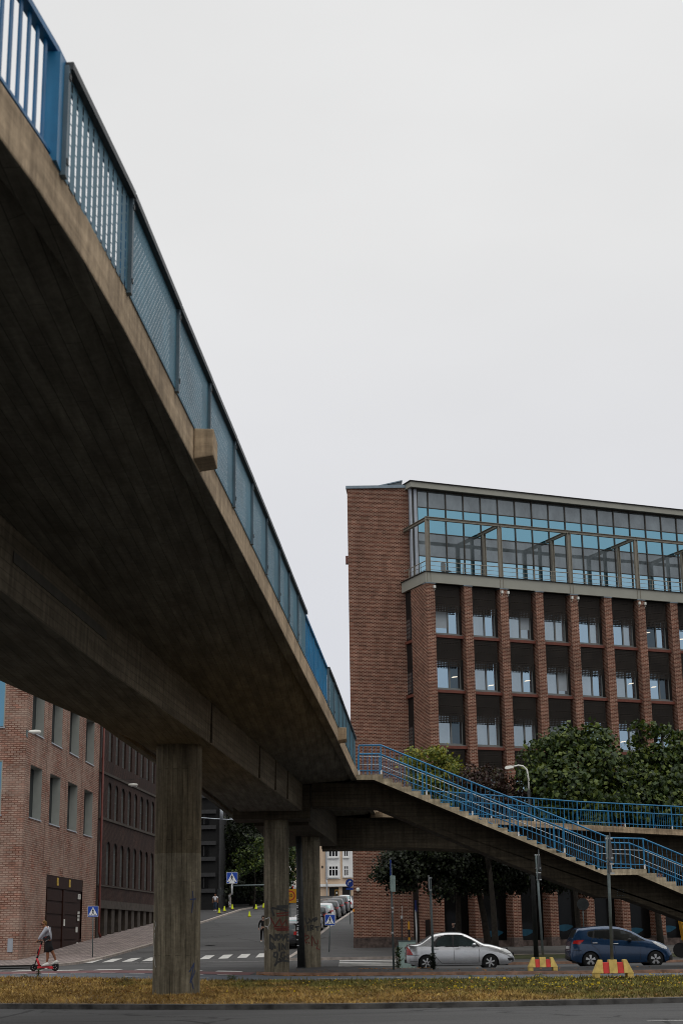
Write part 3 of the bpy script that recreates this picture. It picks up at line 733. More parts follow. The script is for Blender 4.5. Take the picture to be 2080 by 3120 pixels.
# ---------------------------------------------------------------- brick office building on the right
OX, OY, OA = 5.23, 96.0, radians(90-66.8)
office = thing('office_building', 'red brown brick office building with glazed top floor and steel terrace frame', 'building', (OX, OY, 0), OA)
def to_local(p): x, y = p[0]-OX, p[1]-OY; return (x*cos(OA)+y*sin(OA), -x*sin(OA)+y*cos(OA), p[2])
NP = 13
PX = [0.03]+[2.70+2.6*i for i in range(NP)]
ZT = 22.77
for i, x in enumerate(PX):
    if i == 0: MB().box(x, .63, 0, 2.25, 1.15, ZT).build('brick_pier', 'brick_office', office); MB().box(x-.025, .655, -.025, 2.25, -.2, 1.15).build('granite_base', 'granite', office, bevel=.01)
    else:
        MB().box(x, x+.57, 0, .9, 1.15, ZT).build('brick_pier', 'brick_office', office); MB().box(x-.025, x+.595, -.025, .93, -.2, 1.15).build('granite_base', 'granite', office, bevel=.01)
    MB().box(x-.03, x+(.66 if i == 0 else .6), -.05, .5, ZT+.002, ZT+.05).build('pier_cap', 'zinc', office)
    if i % 2 == 0:
        for k in ((1,) if i == 0 else (0, 1)):
            fx = x+.03+k*.45
            MB().box(fx, fx+.12, -.16, -.01, ZT-.3, ZT-.12).tube([(fx+.06, -.06, ZT-.28), (fx+.09, -.08, ZT-.42), (fx+.02, -.02, ZT-.46)], .012, 5).build('floodlight', 'lamp_white', office)
SILL = [5.86, 9.31, 12.76, 16.22, 19.70]
wr = random.Random(21)
def office_window(x0, x1, sill, kind):
    """a two-pane window set back between two piers"""
    y = .62; zt = sill+1.85
    f = MB(); w0, w1 = x0+.02, x1-.15; xm = (w0+w1)/2+.16
    f.box(w0, w1, y-.06, y+.06, sill-.02, sill+.06); f.box(w0, w1, y-.06, y+.06, zt-.06, zt)
    for x in (w0, xm-.045, w1-.06): f.box(x, x+.09, y-.055, y+.055, sill+.061, zt-.061)
    fr = f.build('window', 'window_frame', office)
    for a, b, k in ((w0+.092, xm-.047, 0), (xm+.047, w1-.062, 1)):
        mt = {'n': 'pane_office', 'd': 'pane_office_dark', 'c': 'pane_office_curtain'}[kind[k]]
        MB().box(a, b, y+.005, y+.025, sill+.062, zt-.062).build('pane', mt, fr)
        if kind[k] != 'd' and wr.random() < .13: MB().box(a+.01, b-.01, y-.003, y+.003, sill+wr.uniform(.25, 1.0), zt-.07).build('blind', 'blind', fr)
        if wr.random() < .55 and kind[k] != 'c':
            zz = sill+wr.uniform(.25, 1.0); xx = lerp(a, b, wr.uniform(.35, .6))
            MB().prism([(xx-.2, zz), (xx+.22, zz+.07), (xx+.26, zz+.13), (xx-.08, zz+.09)], y-.0, y+.003).build('lamp_glow_strip', 'office_lamp', fr)
    MB().box(w1+.001, x1, y-.12, y+.05, sill-.02, zt).build('jamb', 'dark_metal', fr)
KINDS = ['nd', 'dn', 'nn', 'cn', 'cc', 'nc', 'nn', 'cn', 'nn', 'nc', 'cc', 'nn', 'nn']
for si, s in enumerate(SILL):
    for i in range(NP-1):
        x0 = .63 if i == 0 else PX[i]+.57; x1 = PX[i+1]
        k = {(0, 3): 'nd', (0, 2): 'cd', (0, 4): 'nn', (1, 4): 'cn', (2, 4): 'cc', (3, 4): 'cc', (4, 4): 'nc', (1, 3): 'cn', (2, 3): 'cn', (3, 3): 'cc', (4, 3): 'cn', (5, 3): 'cn'}.get((i, si), wr.choice(KINDS))
        if i <= 9: office_window(x0, x1, s, k)
for si, s in enumerate(SILL):
    b = MB()
    for i in range(NP-1):
        x0 = .63 if i == 0 else PX[i]+.57; x1 = PX[i+1]
        b.box(x0+.002, x1-.002, .22, .42, s-.30, s-.12)
    b.build('floor_beam', 'red_beam', office)
    for i in range(10):
        b = MB()
        x0 = .63 if i == 0 else PX[i]+.57; x1 = PX[i+1]
        b.box(x0+.002, x1-.002, .70, .80, s+1.86, s+3.33)
        for z in (s+1.92, s+2.42, s+2.9): b.box(x0+.02, x1-.3, .30, .70, z-.025, z+.025)
        b.build('spandrel', 'dark_metal', office)
        MB().box(x0+.002, x1-.002, .43, .75, s-.115, s-.03).build('sill', 'window_frame', office)
    for i in range(10):
        x0 = .63 if i == 0 else PX[i]+.57; x1 = PX[i+1]; zt = s+3.13 if si < 4 else ZT
        MB().poly([(x0+.03, .28, s+1.36), (x1-.2, .28, s+1.36), (x1-.2, .28, zt), (x0+.03, .28, zt)]).build('lattice_screen', 'lattice', office, recalc=False)
# recessed ground floor: plinth, dark glazing and a few coloured graphics on it
b = MB(); g = MB()
for i in range(NP-1):
    x0 = .63 if i == 0 else PX[i]+.57; x1 = PX[i+1]
    if i: b.box(x0+.001, x1-.001, .45, .8, -.2, .98)
    g.box(x0+.001, x1-.001, .93, .97, -.2, 5.28)
b.build('plinth', 'granite_rough', office); g.build('shop_glazing', 'pane_black', office)
MB().box(.631, PX[-1], .36, 3.2, 5.3, 5.5).build('soffit', 'dark_metal', office)
M('graphic_blue', (.006, .055, .095), .5); M('graphic_teal', (.01, .06, .055), .4)
for bx_, zz, ml in ((3.8, 1.45, 1), (5.95, 1.5, 1), (8.75, 1.75, -1), (13.9, 1.5, 1), (16.4, 1.6, -1)):
    n = 8; up = [(bx_+i*.18*1, zz+.14*sin(i*.4)) for i in range(n)]; lo = [(bx_+i*.18, zz-.02-.32*sin(pi*i/(n-1))*(1-.4*i/n)) for i in range(n-1, -1, -1)]
    MB().prism(up+lo, .915, .926).build('window_graphic', 'graphic_blue', office)
MB().box(.75, 2.3, 1.2, 1.24, .2, 1.95).build('glass_screen', 'graphic_teal', office)
# strip of windows in the notch between side wall and tower
n_ = MB().box(.20, .62, 2.251, 3.42, .2, ZT); n_.build('notch_wall', 'dark_metal', office)
for s in SILL:
    MB().box(.17, .199, 2.75, 3.36, s, s+1.3).build('notch_pane', 'pane_office', office); MB().box(.06, .199, 2.252, 3.38, s-.3, s-.12).build('notch_beam', 'red_beam', office)
MB().box(-.012, .029, .75, 1.35, .95, 2.25).build('meter_door', 'dark_metal', office)
# terrace: edge beam, floor, railing, steel frame
XE = PX[-1]+.6
MB().box(-.02, XE, -.06, .14, 22.83, 23.5).build('terrace_beam', 'beam_green_grey', office); MB().box(-.02, .18, .141, 3.5, 22.83, 23.5).build('terrace_beam', 'beam_green_grey', office)
MB().box(-.1, XE, -.14, .16, 23.503, 23.54).box(-.1, .2, .161, 3.5, 23.503, 23.54).build('beam_flashing', 'dark_metal', office)
MB().box(.181, XE, .141, 4.2, 23.1, 23.45).build('terrace_floor', 'grey_panel', office)
rb = MB()
for z, r in ((24.24, .03), (23.95, .014), (23.68, .014)):
    rb.tube([(.1, 3.3, z), (.1, .04, z)], r, 6); rb.tube([(.1, .04, z), (XE, .04, z)], r, 6)
rb.build('terrace_rail', 'steel_frame', office)
for k in range(27): MB().box(.1+k*1.3-.02, .1+k*1.3+.02, .02, .06, 23.5, 24.22).build('rail_post', 'steel_frame', office)
for k in range(1, 4): MB().box(.08, .12, k*.85-.02, k*.85+.02, 23.5, 24.22).build('rail_post', 'steel_frame', office)
FX = [.22+5.2*k for k in range(7)]
def hbeam(mb, p, q, wd=.2, ht=.2, up=(0, 0, 1)):
    p, q = Vector(p), Vector(q); u = Vector(up)
    mb.bar(p+u*(ht/2-.012), q+u*(ht/2-.012), wd, .024, up); mb.bar(p-u*(ht/2-.012), q-u*(ht/2-.012), wd, .024, up); mb.bar(p, q, .04, ht-.05, up)
for k, x in enumerate(FX):
    b = MB()
    b.box(x-.13, x-.1, -.09, .1, 22.86, 27.0).box(x+.1, x+.13, -.09, .1, 22.86, 27.0).box(x-.1, x+.1, -.02, .03, 22.86, 27.0)
    b.build('frame_post', 'steel_frame', office)
    b = MB(); hbeam(b, (x, .1, 27.02), (x, 2.9 if k else 3.5, 27.02)); b.build('cross_beam', 'steel_frame', office)
    if k: MB().box(x-.09, x-.06, 2.0, 2.2, 23.5, 26.9).box(x+.06, x+.09, 2.0, 2.2, 23.5, 26.9).box(x-.06, x+.06, 2.08, 2.12, 23.5, 26.9).build('frame_post', 'steel_frame', office)
b = MB(); hbeam(b, (FX[0]-.14, 0, 27.02), (XE, 0, 27.02)); b.build('front_beam', 'steel_frame', office)
# glazed top floor
PY0 = 2.95; GXS = [.98]+[1.77+1.305*k for k in range(25)]; GZ = [23.5, 25.3, 26.87, 28.6, 29.76]
glass('pane_grey', (.40, .44, .46), .04, (.105, .125, .135), .26)
pm = {0: 'pane_cyan_pale', 1: 'pane_grey', 2: 'pane_cyan', 3: 'pane_grey'}
for i, (a, b_) in enumerate(zip(GXS, GXS[1:])):
    if i > 18: break
    for j in range(4):
        MB().box(a+.03, b_-.03, PY0, PY0+.03, GZ[j]+.025, GZ[j+1]-.025).build('glazing_panel', pm[j], office)
b = MB()
for x in GXS: b.box(x-.035, x+.035, PY0-.07, PY0+.05, 23.5, 29.76)
for z in GZ: b.box(GXS[0]+.036, GXS[-1], PY0-.045, PY0+.045, z-.028, z+.028)
b.build('curtain_wall_grid', 'mullion', office)
MB().box(GXS[0], XE, PY0+.2, PY0+.3, 23.46, 29.9).build('inner_wall', 'dark_metal', office)
for x0, x1 in ((.42, .56), (.72, .93)): MB().box(x0, x1, PY0-.1, PY0+.1, 23.46, 29.8).build('corner_panel', 'silver_panel', office)
MB().box(.57, .71, PY0, PY0+.1, 23.46, 29.8).build('corner_gap', 'mullion', office)
MB().box(.32, XE, 2.45, 2.6, 29.80, 30.17).box(.32, .47, 2.601, 3.6, 29.80, 30.17).build('roof_fascia', 'beam_green_grey', office)
MB().box(.24, XE, 2.37, 9, 30.173, 30.23).build('roof_edge', 'dark_metal', office)
MB().box(.48, XE, 2.61, 9, 29.78, 30.16).build('roof_soffit', 'mullion', office)
MB().box(.9, XE, 1.5, 14, .0, 23.0).build('core', 'room_dark', office)
# tower: its front faces the main road squarely
def twr(mb, name, mat, **kw):
    o = mb.build(name, mat, office, **kw); l = to_local((.39, 99.2, 0)); o.location = l; o.rotation_euler = (0, 0, -OA); return o
TW = 4.42
twr(MB().prism([(0, 0), (TW, 0), (TW, 9), (8, 22), (1.4, 22)], 1.27, 29.93, 'z'), 'tower_wall', 'brick_office')
twr(MB().prism([(-.03, -.04), (3.9, -.04), (3.9, 3), (1.4, 22), (1.3, 22)], .1, 1.27, 'z'), 'tower_base', 'granite_rough')
twr(MB().prism([(-.09, -.1), (TW+.02, -.1), (TW+.02, 9), (8, 22.1), (1.3, 22.1)], 29.933, 30.12, 'z'), 'tower_flashing', 'zinc')
twr(MB().prism([(2.15, 30.12), (3.62, 30.12), (3.62, 30.55), (2.15, 30.22)], .6, 2.2), 'roof_hatch', 'grey_panel')
twr(MB().prism([(2.1, 30.23), (3.68, 30.57), (3.68, 30.64), (2.1, 30.30)], .5, 2.3), 'hatch_cover', 'zinc')
twr(MB().box(-.16, -.001, .1, .5, 24.9, 25.4), 'wall_box', 'red_beam')
c = on_y(1090, 2710, 99.2); dm = MB().lathe([(.0, .11), (.07, .10), (.115, .04), (.12, 0), (.11, -.04), (.12, -.05), (.09, -.11), (0, -.14)], (c.x-.39, -.13, c.z), 16); dm.box(c.x-.43, c.x-.35, -.1, 0, c.z+.02, c.z+.1)
twr(dm, 'camera_dome', 'lamp_white', smooth=True)
M('orange_lens', (.7, .25, .02), .4); c = on_y(1078, 2775, 99.1); twr(MB().box(c.x-.46, c.x-.36, -.06, 0, c.z-.06, c.z+.1), 'marker_lamp', 'orange_lens')
# a chair left on the terrace
cl = to_local((0, 0, 0)); ch = thing('terrace_chair', 'dark chair standing behind the railing on the office terrace', 'chair', (OX+2.0*cos(OA)-1.0*sin(OA), OY+2.0*sin(OA)+1.0*cos(OA), 23.452), OA+.5)
MB().box(-.24, .24, -.24, .24, .42, .47).build('seat', 'grey_panel', ch); MB().prism([(-.26, .47), (.26, .47), (.24, 1.0), (.1, 1.08), (-.14, 1.08), (-.25, 1.0)], .2, .24).build('backrest', 'grey_panel', ch)
for sx in (-.2, .2):
    for sy in (-.2, .2): MB().tube([(sx, sy, .42), (sx*1.1, sy*1.1, 0)], .014, 6).build('leg', 'dark_steel', ch)

# ---------------------------------------------------------------- pale red brick building on the left
MA = radians(90-1.94); MX, MY = -18.7, 91.9
modern = thing('brick_building', 'pale red washed brick corner building with deep grey window reveals', 'building', (MX, MY, 0), MA)
HW = [(1.37, 4.47), (6.75, 9.81), (12.2, 15.28), (17.66, 20.68)]; HZ = [(8.37, 11.47), (13.38, 16.48), (18.4, 21.5)]
holes = [(a, b, c, d) for a, b in HW for c, d in HZ]
GATE = (6.69, 18.0, .2, 5.3)
mb = MB(); wall(mb, [0, 22.8], [-.3, 24], holes+[GATE])
holesF = [(-4.3, -1.33, 8.46, 11.58), (-4.3, -1.33, 13.55, 16.7), (-9.5, -6.5, 8.46, 11.58), (-9.5, -6.5, 13.55, 16.7)]
mf = MB(); wall(mf, [-26, 0], [-.3, 24], holesF)
mb.add(mf, Matrix.Rotation(-pi/2, 4, 'Z')); mb.poly([(0, 0, 24), (22.8, 0, 24), (22.8, 26, 24), (0, 26, 24)])
mb.poly([(22.8, 0, -.3), (22.8, 26, -.3), (22.8, 26, 24), (22.8, 0, 24)])
mb.build('brick_wall', 'brick_modern', modern, recalc=False)
for h in holes:
    rv = reveal(h, .52, 'reveal_grey', modern)
    rv.name = 'window'
    MB().poly([(h[0], .52, h[2]), (h[1], .52, h[2]), (h[1], .52, h[3]), (h[0], .52, h[3])]).build('pane', 'pane_office_dark', rv, recalc=False)
    MB().box(h[0]-.02, h[1]+.02, -.06, .515, h[2]-.04, h[2]+.03).build('sill', 'silver_panel', rv)
RM = Matrix.Rotation(-pi/2, 4, 'Z')
for h in holesF:
    q = MB().box(h[0]+.05, h[1]-.05, .12, .16, h[2]+.05, h[3]-.05); z = MB(); z.add(q, RM); fr = z.build('front_window', 'pane_blue', modern)
    q = MB()
    for a in ((h[0], h[0]+.06), (h[1]-.06, h[1])): q.box(a[0], a[1], .0, .2, h[2], h[3])
    q.box(h[0]+.061, h[1]-.061, .0, .2, h[3]-.06, h[3]); z = MB(); z.add(q, RM); z.build('frame', 'reveal_grey', fr)
    q = MB().box(h[0]-.02, h[1]+.06, -.06, .2, h[2]-.08, h[2]); z = MB(); z.add(q, RM); z.build('sill', 'silver_panel', fr)
# gate
gt = MB().box(GATE[0], GATE[1], .1, .3, .2, 5.3).build('gate', 'gate_brown', modern)
MB().box(GATE[0], GATE[1], .02, .099, 4.55, 5.3).build('gate_header', 'gate_brown', gt)
for a, b in ((GATE[0]+.5, 11.75), (12.5, GATE[1]-1.4)):
    lf = MB()
    for k in range(5): z0 = .55+k*.79; lf.box(a+.1, b-.1, .055, .099, z0+.06, z0+.72)
    lf.build('gate_leaf', 'gate_brown', gt, bevel=.01)
MB().box(11.85, 12.4, .0, .099, .5, 4.5).build('gate_post', 'gate_brown', gt)
for x, z, w_, h_ in ((12.1, 2.25, .35, .42), (16.3, 1.85, .25, .36), (16.75, 3.05, .3, .16), (16.75, 2.83, .3, .16), (16.75, 2.6, .3, .16), (16.7, 1.1, .2, .1)): MB().box(x, x+w_, -.03, -.001 if x < 12.2 else .05, z, z+h_).build('gate_handle', 'lamp_white', gt)
for x in (9.8, 13.5):
    yp = MB().box(x, x+.45, -.01, .019, 4.72, 5.2).build('warning_plate', 'yellow_plate', gt)
    MB().box(x+.17, x+.29, -.014, -.0105, 4.85, 5.08).build('plate_mark', 'dark_metal', yp)
npl = MB().box(16.7, 17.3, -.02, .05, 4.02, 4.36).build('number_plate', 'lamp_white', gt)
def text(name, s, size, mat, parent, loc, rot, ex_=.004, align='CENTER'):
    cu = bpy.data.curves.new(name, 'FONT'); cu.body = s; cu.size = size; cu.extrude = ex_; cu.align_x = align; cu.align_y = 'CENTER'
    t = bpy.data.objects.new(name, cu); COL.objects.link(t)
    bpy.context.view_layer.update()
    me = bpy.data.meshes.new_from_object(t.evaluated_get(bpy.context.evaluated_depsgraph_get())); bpy.data.objects.remove(t)
    o = bpy.data.objects.new(name, me); COL.objects.link(o); me.materials.append(MATS[mat]); o.parent = parent; o.location = loc; o.rotation_euler = rot; return o
text('digit', '9', .34, 'dark_metal', npl, (17.0, -.025, 4.19), (pi/2, 0, 0))
MB().box(-.045, -.005, .3, .6, .75, 1.5).build('meter_box', 'silver_panel', modern)
b = MB()
for x in (5.6, 11.4, 16.6): b.box(x, x+.03, -.006, .02, 5.4, 24)
b.build('wall_joint', 'old_stone', modern)

# ---------------------------------------------------------------- old dark brick factory further up the street
BA = radians(90-3.72); BX, BY = -17.93, 114.75
old = thing('factory_building', 'old dark brick factory with rows of narrow arched windows and red downpipe', 'building', (BX, BY, 0), BA)
WX = [(.55, 1.75)]+[(3.1+2.5*k, 4.4+2.5*k) for k in range(10)]
rows = [(5.27, 8.4, 1), (10.08, 12.75, 1), (14.3, 17.4, 0)]
holes = [(a, b, z0, z1) for a, b in WX for z0, z1, _ in rows]
mb = MB(); wall(mb, [0, 29], [4.12, 20], holes)
for a, b in WX:                                # flat arches fill the corners of the openings
    for z0, z1, ar in rows:
        if not ar: continue
        c = (a+b)/2; rr = (b-a)/2
        arc = lambda s_: [(c+s_*rr*cos(t_), .0, z1-.5+.5*sin(t_)) for t_ in [pi/2*i/6 for i in range(7)]]
        for s_ in (1, -1):
            pts = arc(s_); mb.poly([(c+s_*rr, 0, z1)]+(pts if s_ < 0 else pts))
mb.box(0, 29, .55, .6, 4, 20)
mb.build('brick_wall', 'brick_old', old, recalc=False)
for h in holes:
    rv = reveal(h, .2, 'brick_old', old); rv.name = 'window'
    MB().poly([(h[0], .2, h[2]), (h[1], .2, h[2]), (h[1], .2, h[3]), (h[0], .2, h[3])]).build('pane', 'pane_black', rv, recalc=False)
    f = MB(); n = 3
    for i in range(n+1): x = lerp(h[0]+.03, h[1]-.03, i/n); f.box(x-.03, x+.03, .13, .19, h[2], h[3])
    for i in range(5): z = lerp(h[2]+.03, h[3]-.03, i/4); f.box(h[0], h[1], .15, .185, z-.02, z+.02)
    f.build('frame', 'window_frame', rv)
b = MB()
for z in (9.98, 13.3): b.box(-.02, 29, -.09, -.001, z-.12, z+.06)
for z in (5.2,): b.box(-.02, 29, -.07, -.001, z-.1, z)
b.build('string_course', 'old_stone', old)
MB().box(-.02, 29, -.12, .3, 3.55, 4.118).build('stone_ledge', 'old_stone', old)
for k in range(12): MB().box(.4+k*2.5, 1.5+k*2.5, -.02, .4, -.2, 3.548).build('stone_pillar', 'old_stone', old)
MB().box(0, 29, .38, .5, -.2, 3.54).build('cellar_window', 'pane_black', old)
MB().tube([(.35, -.2, 20), (.35, -.2, 1.9), (.35, -.35, 1.5)], .085, 10).build('downpipe', 'downpipe_red', old, True)
MB().box(-.1, .0, .02, 12, 0, 20).box(0, 29, .61, 12, 19.9, 20).build('gable_wall', 'brick_old', old)
# ---------------------------------------------------------------- apartment block, the trees' shade put into its near-black colours
apt = thing('apartment_block', 'dark shaded apartment block with pale window bands beside the park trees', 'building', (-13.2, 167, 0), 0)
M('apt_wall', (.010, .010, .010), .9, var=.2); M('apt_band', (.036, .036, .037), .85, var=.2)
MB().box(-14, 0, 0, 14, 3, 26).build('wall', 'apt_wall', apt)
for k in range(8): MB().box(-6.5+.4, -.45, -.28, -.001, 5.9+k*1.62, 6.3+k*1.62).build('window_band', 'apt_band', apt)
for k in range(4):
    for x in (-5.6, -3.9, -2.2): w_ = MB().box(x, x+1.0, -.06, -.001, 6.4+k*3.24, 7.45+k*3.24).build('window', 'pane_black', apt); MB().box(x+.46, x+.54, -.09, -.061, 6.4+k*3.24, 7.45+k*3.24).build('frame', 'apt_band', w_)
MB().prism([(-6.3, 18.0), (-.3, 18.0), (-.3, 18.5), (-1.6, 19.3), (-4.6, 19.3), (-6.3, 18.6)], -.3, -.001).build('pediment', 'apt_band', apt)
MB().tube([(-.05, -.1, 26), (-.05, -.1, 3)], .08, 8).build('downpipe', 'apt_band', apt)
# ---------------------------------------------------------------- cream building at the top of the street
YC = 215.; pc = lambda x, y: on_y(x, y, YC)
M('cream_render', (.62, .47, .34), .85, var=.05, scale=.6); M('white_render', (.74, .74, .73), .85, var=.05, scale=.6); M('door_wood', (.32, .17, .03), .5)
cream = thing('corner_building', 'cream and white rendered building at the top of the hill street', 'building', (0, YC, 0), 0)
zc = lambda y: pc(1020, y).z; xc = lambda x: pc(x, 2650).x
x0, x1 = xc(820), xc(1160)
MB().box(x0, x1, 0, 12, 5, 21.5).build('wall', 'cream_render', cream); MB().prism([(x0-.4, 21.502), (x1+.4, 21.502), (x1-1, 23.2), (x0+1, 23.2)], -.5, 12).build('roof', 'apt_wall', cream)
zz3 = lambda y: zc(2540+y/6.03); xx3 = lambda x: xc(860+x/6.03)
for a, b, top in ((815, 1060, 832), (1105, 1300, 812), (130, 172, 850)):
    MB().box(xx3(a), xx3(b), -.14, -.001, zz3(top), 21.4).build('white_bay', 'white_render', cream)
MB().box(x0, x1, -.35, -.141, zz3(972), zz3(925)).build('cornice', 'white_render', cream)
MB().box(xx3(268), xx3(345), -.16, -.001, zz3(500), 21.4).build('white_bay', 'white_render', cream)
for k in range(3):
    dz2 = k*(zz3(430)-zz3(785))
    for a, b, n in ((855, 1022, 3), (1135, 1212, 2), (285, 320, 1)):
        if a == 285 and k < 1: continue
        X0, X1, Z0, Z1 = xx3(a), xx3(b), zz3(780)+dz2, zz3(595)+dz2
        wn = MB().box(X0, X1, -.16, -.145, Z0, Z1).build('window', 'pane_black', cream)
        f = MB()
        for i in range(n+1): x = lerp(X0, X1, i/n); f.box(x-.055, x+.055, -.21, -.161, Z0, Z1)
        for z in (Z0, lerp(Z0, Z1, .66), Z1): f.box(X0-.05, X1+.05, -.205, -.165, z-.055, z+.055)
        f.build('frame', 'white_render', wn); MB().box(X0-.12, X1+.12, -.34, -.212, Z0-.22, Z0-.06).build('sill', 'white_render', wn)
MB().box(xx3(860), xx3(1030), -.1, -.001, zz3(1190), zz3(985)).build('door_recess', 'room_dark', cream)
dr = MB().box(xx3(962), xx3(1030), -.2, -.101, zz3(1190), zz3(1030)).build('door', 'door_wood', cream); MB().box(xx3(972), xx3(1018), -.23, -.201, zz3(1180), zz3(1045)).build('door_glass', 'pane_black', dr); MB().box(xx3(982), xx3(1006), -.24, -.231, zz3(1108), zz3(1072)).build('notice', 'lamp_white', dr)
MB().box(xx3(1098), xx3(1250), -.1, -.001, zz3(1200), zz3(980)).build('gateway', 'room_dark', cream)
MB().tube([(xx3(803), -.25, 21.4), (xx3(808), -.25, zz3(850)), (xx3(815), -.45, zz3(900)), (xx3(815), -.45, 5)], .09, 8).build('downpipe', 'silver_panel', cream)
for a, y in ((735, 608), (218, 618)): MB().box(xx3(a)-.1, xx3(a)+.1, -.05, -.001, zz3(y)-.15, zz3(y)+.15).build('vent', 'room_dark', cream)
# ================================================================ CARS
def paint(name, c, metal=.5, rough=.32):
    m, t, b = newmat(name); co = N(t, 'ShaderNodeTexCoord').outputs['Object']
    b.inputs['Metallic'].default_value = metal; b.inputs['Roughness'].default_value = rough
    sp = N(t, 'ShaderNodeSeparateXYZ'); t.links.new(co, sp.inputs[0])
    dirt = noise(t, mapping(t, co, (1, 1, 2)), 3, 5)
    t.links.new(ramp2(t, dirt, mul3(c, .95), mul3(c, 1.03)), b.inputs['Base Color'])
    b.inputs['Coat Weight'].default_value = .7 if sum(c) > .05 else .35; b.inputs['Coat Roughness'].default_value = .06
    MATS[name] = m; return m
paint('paint_silver', (.47, .475, .48), .9, .27); paint('paint_blue', (.005, .031, .082), .35, .26); paint('paint_black', (.006, .006, .007), .1, .3)
paint('paint_white', (.58, .59, .60), .0, .35); paint('paint_grey', (.12, .125, .13), .5, .35); paint('paint_pinkwhite', (.55, .50, .51), 0, .35)
M('tyre', (.012, .012, .012), .85, var=.2); M('alloy', (.50, .50, .50), .3, .8, var=.08); M('car_black', (.010, .010, .010), .6, var=.2)
M('tail_red', (.35, .012, .010), .2, var=.15, spec=.6); M('lamp_clear', (.55, .56, .56), .15, var=.1, spec=.7); M('chrome', (.6, .6, .6), .15, .9)
M('plate_white', (.6, .6, .58), .5); M('lamp_red_lit', (.5, .02, .02), .3)
glass('car_glass', (.42, .56, .56), .04, (.03, .045, .045), .42); glass('car_glass_dark', (.3, .35, .37), .05, (.006, .007, .007), .10)
def interp(tb, x):
    """smooth (Catmull-Rom) interpolation through a table"""
    if x <= tb[0][0]: return tb[0][1]
    if x >= tb[-1][0]: return tb[-1][1]
    i = 0
    while not tb[i][0] <= x <= tb[i+1][0]: i += 1
    p1, p2 = tb[i], tb[i+1]; p0 = tb[max(0, i-1)]; p3 = tb[min(len(tb)-1, i+2)]
    h = p2[0]-p1[0]; t = (x-p1[0])/h
    m1 = (p2[1]-p0[1])/max(1e-6, p2[0]-p0[0])*h; m2 = (p3[1]-p1[1])/max(1e-6, p3[0]-p1[0])*h
    return (2*t**3-3*t*t+1)*p1[1]+(t**3-2*t*t+t)*m1+(-2*t**3+3*t*t)*p2[1]+(t**3-t*t)*m2
def inside(pt, poly):
    x, y = pt; c = False; n = len(poly)
    for i in range(n):
        (x1, y1), (x2, y2) = poly[i], poly[(i+1) % n]
        if (y1 > y) != (y2 > y) and x < (x2-x1)*(y-y1)/(y2-y1)+x1: c = not c
    return c
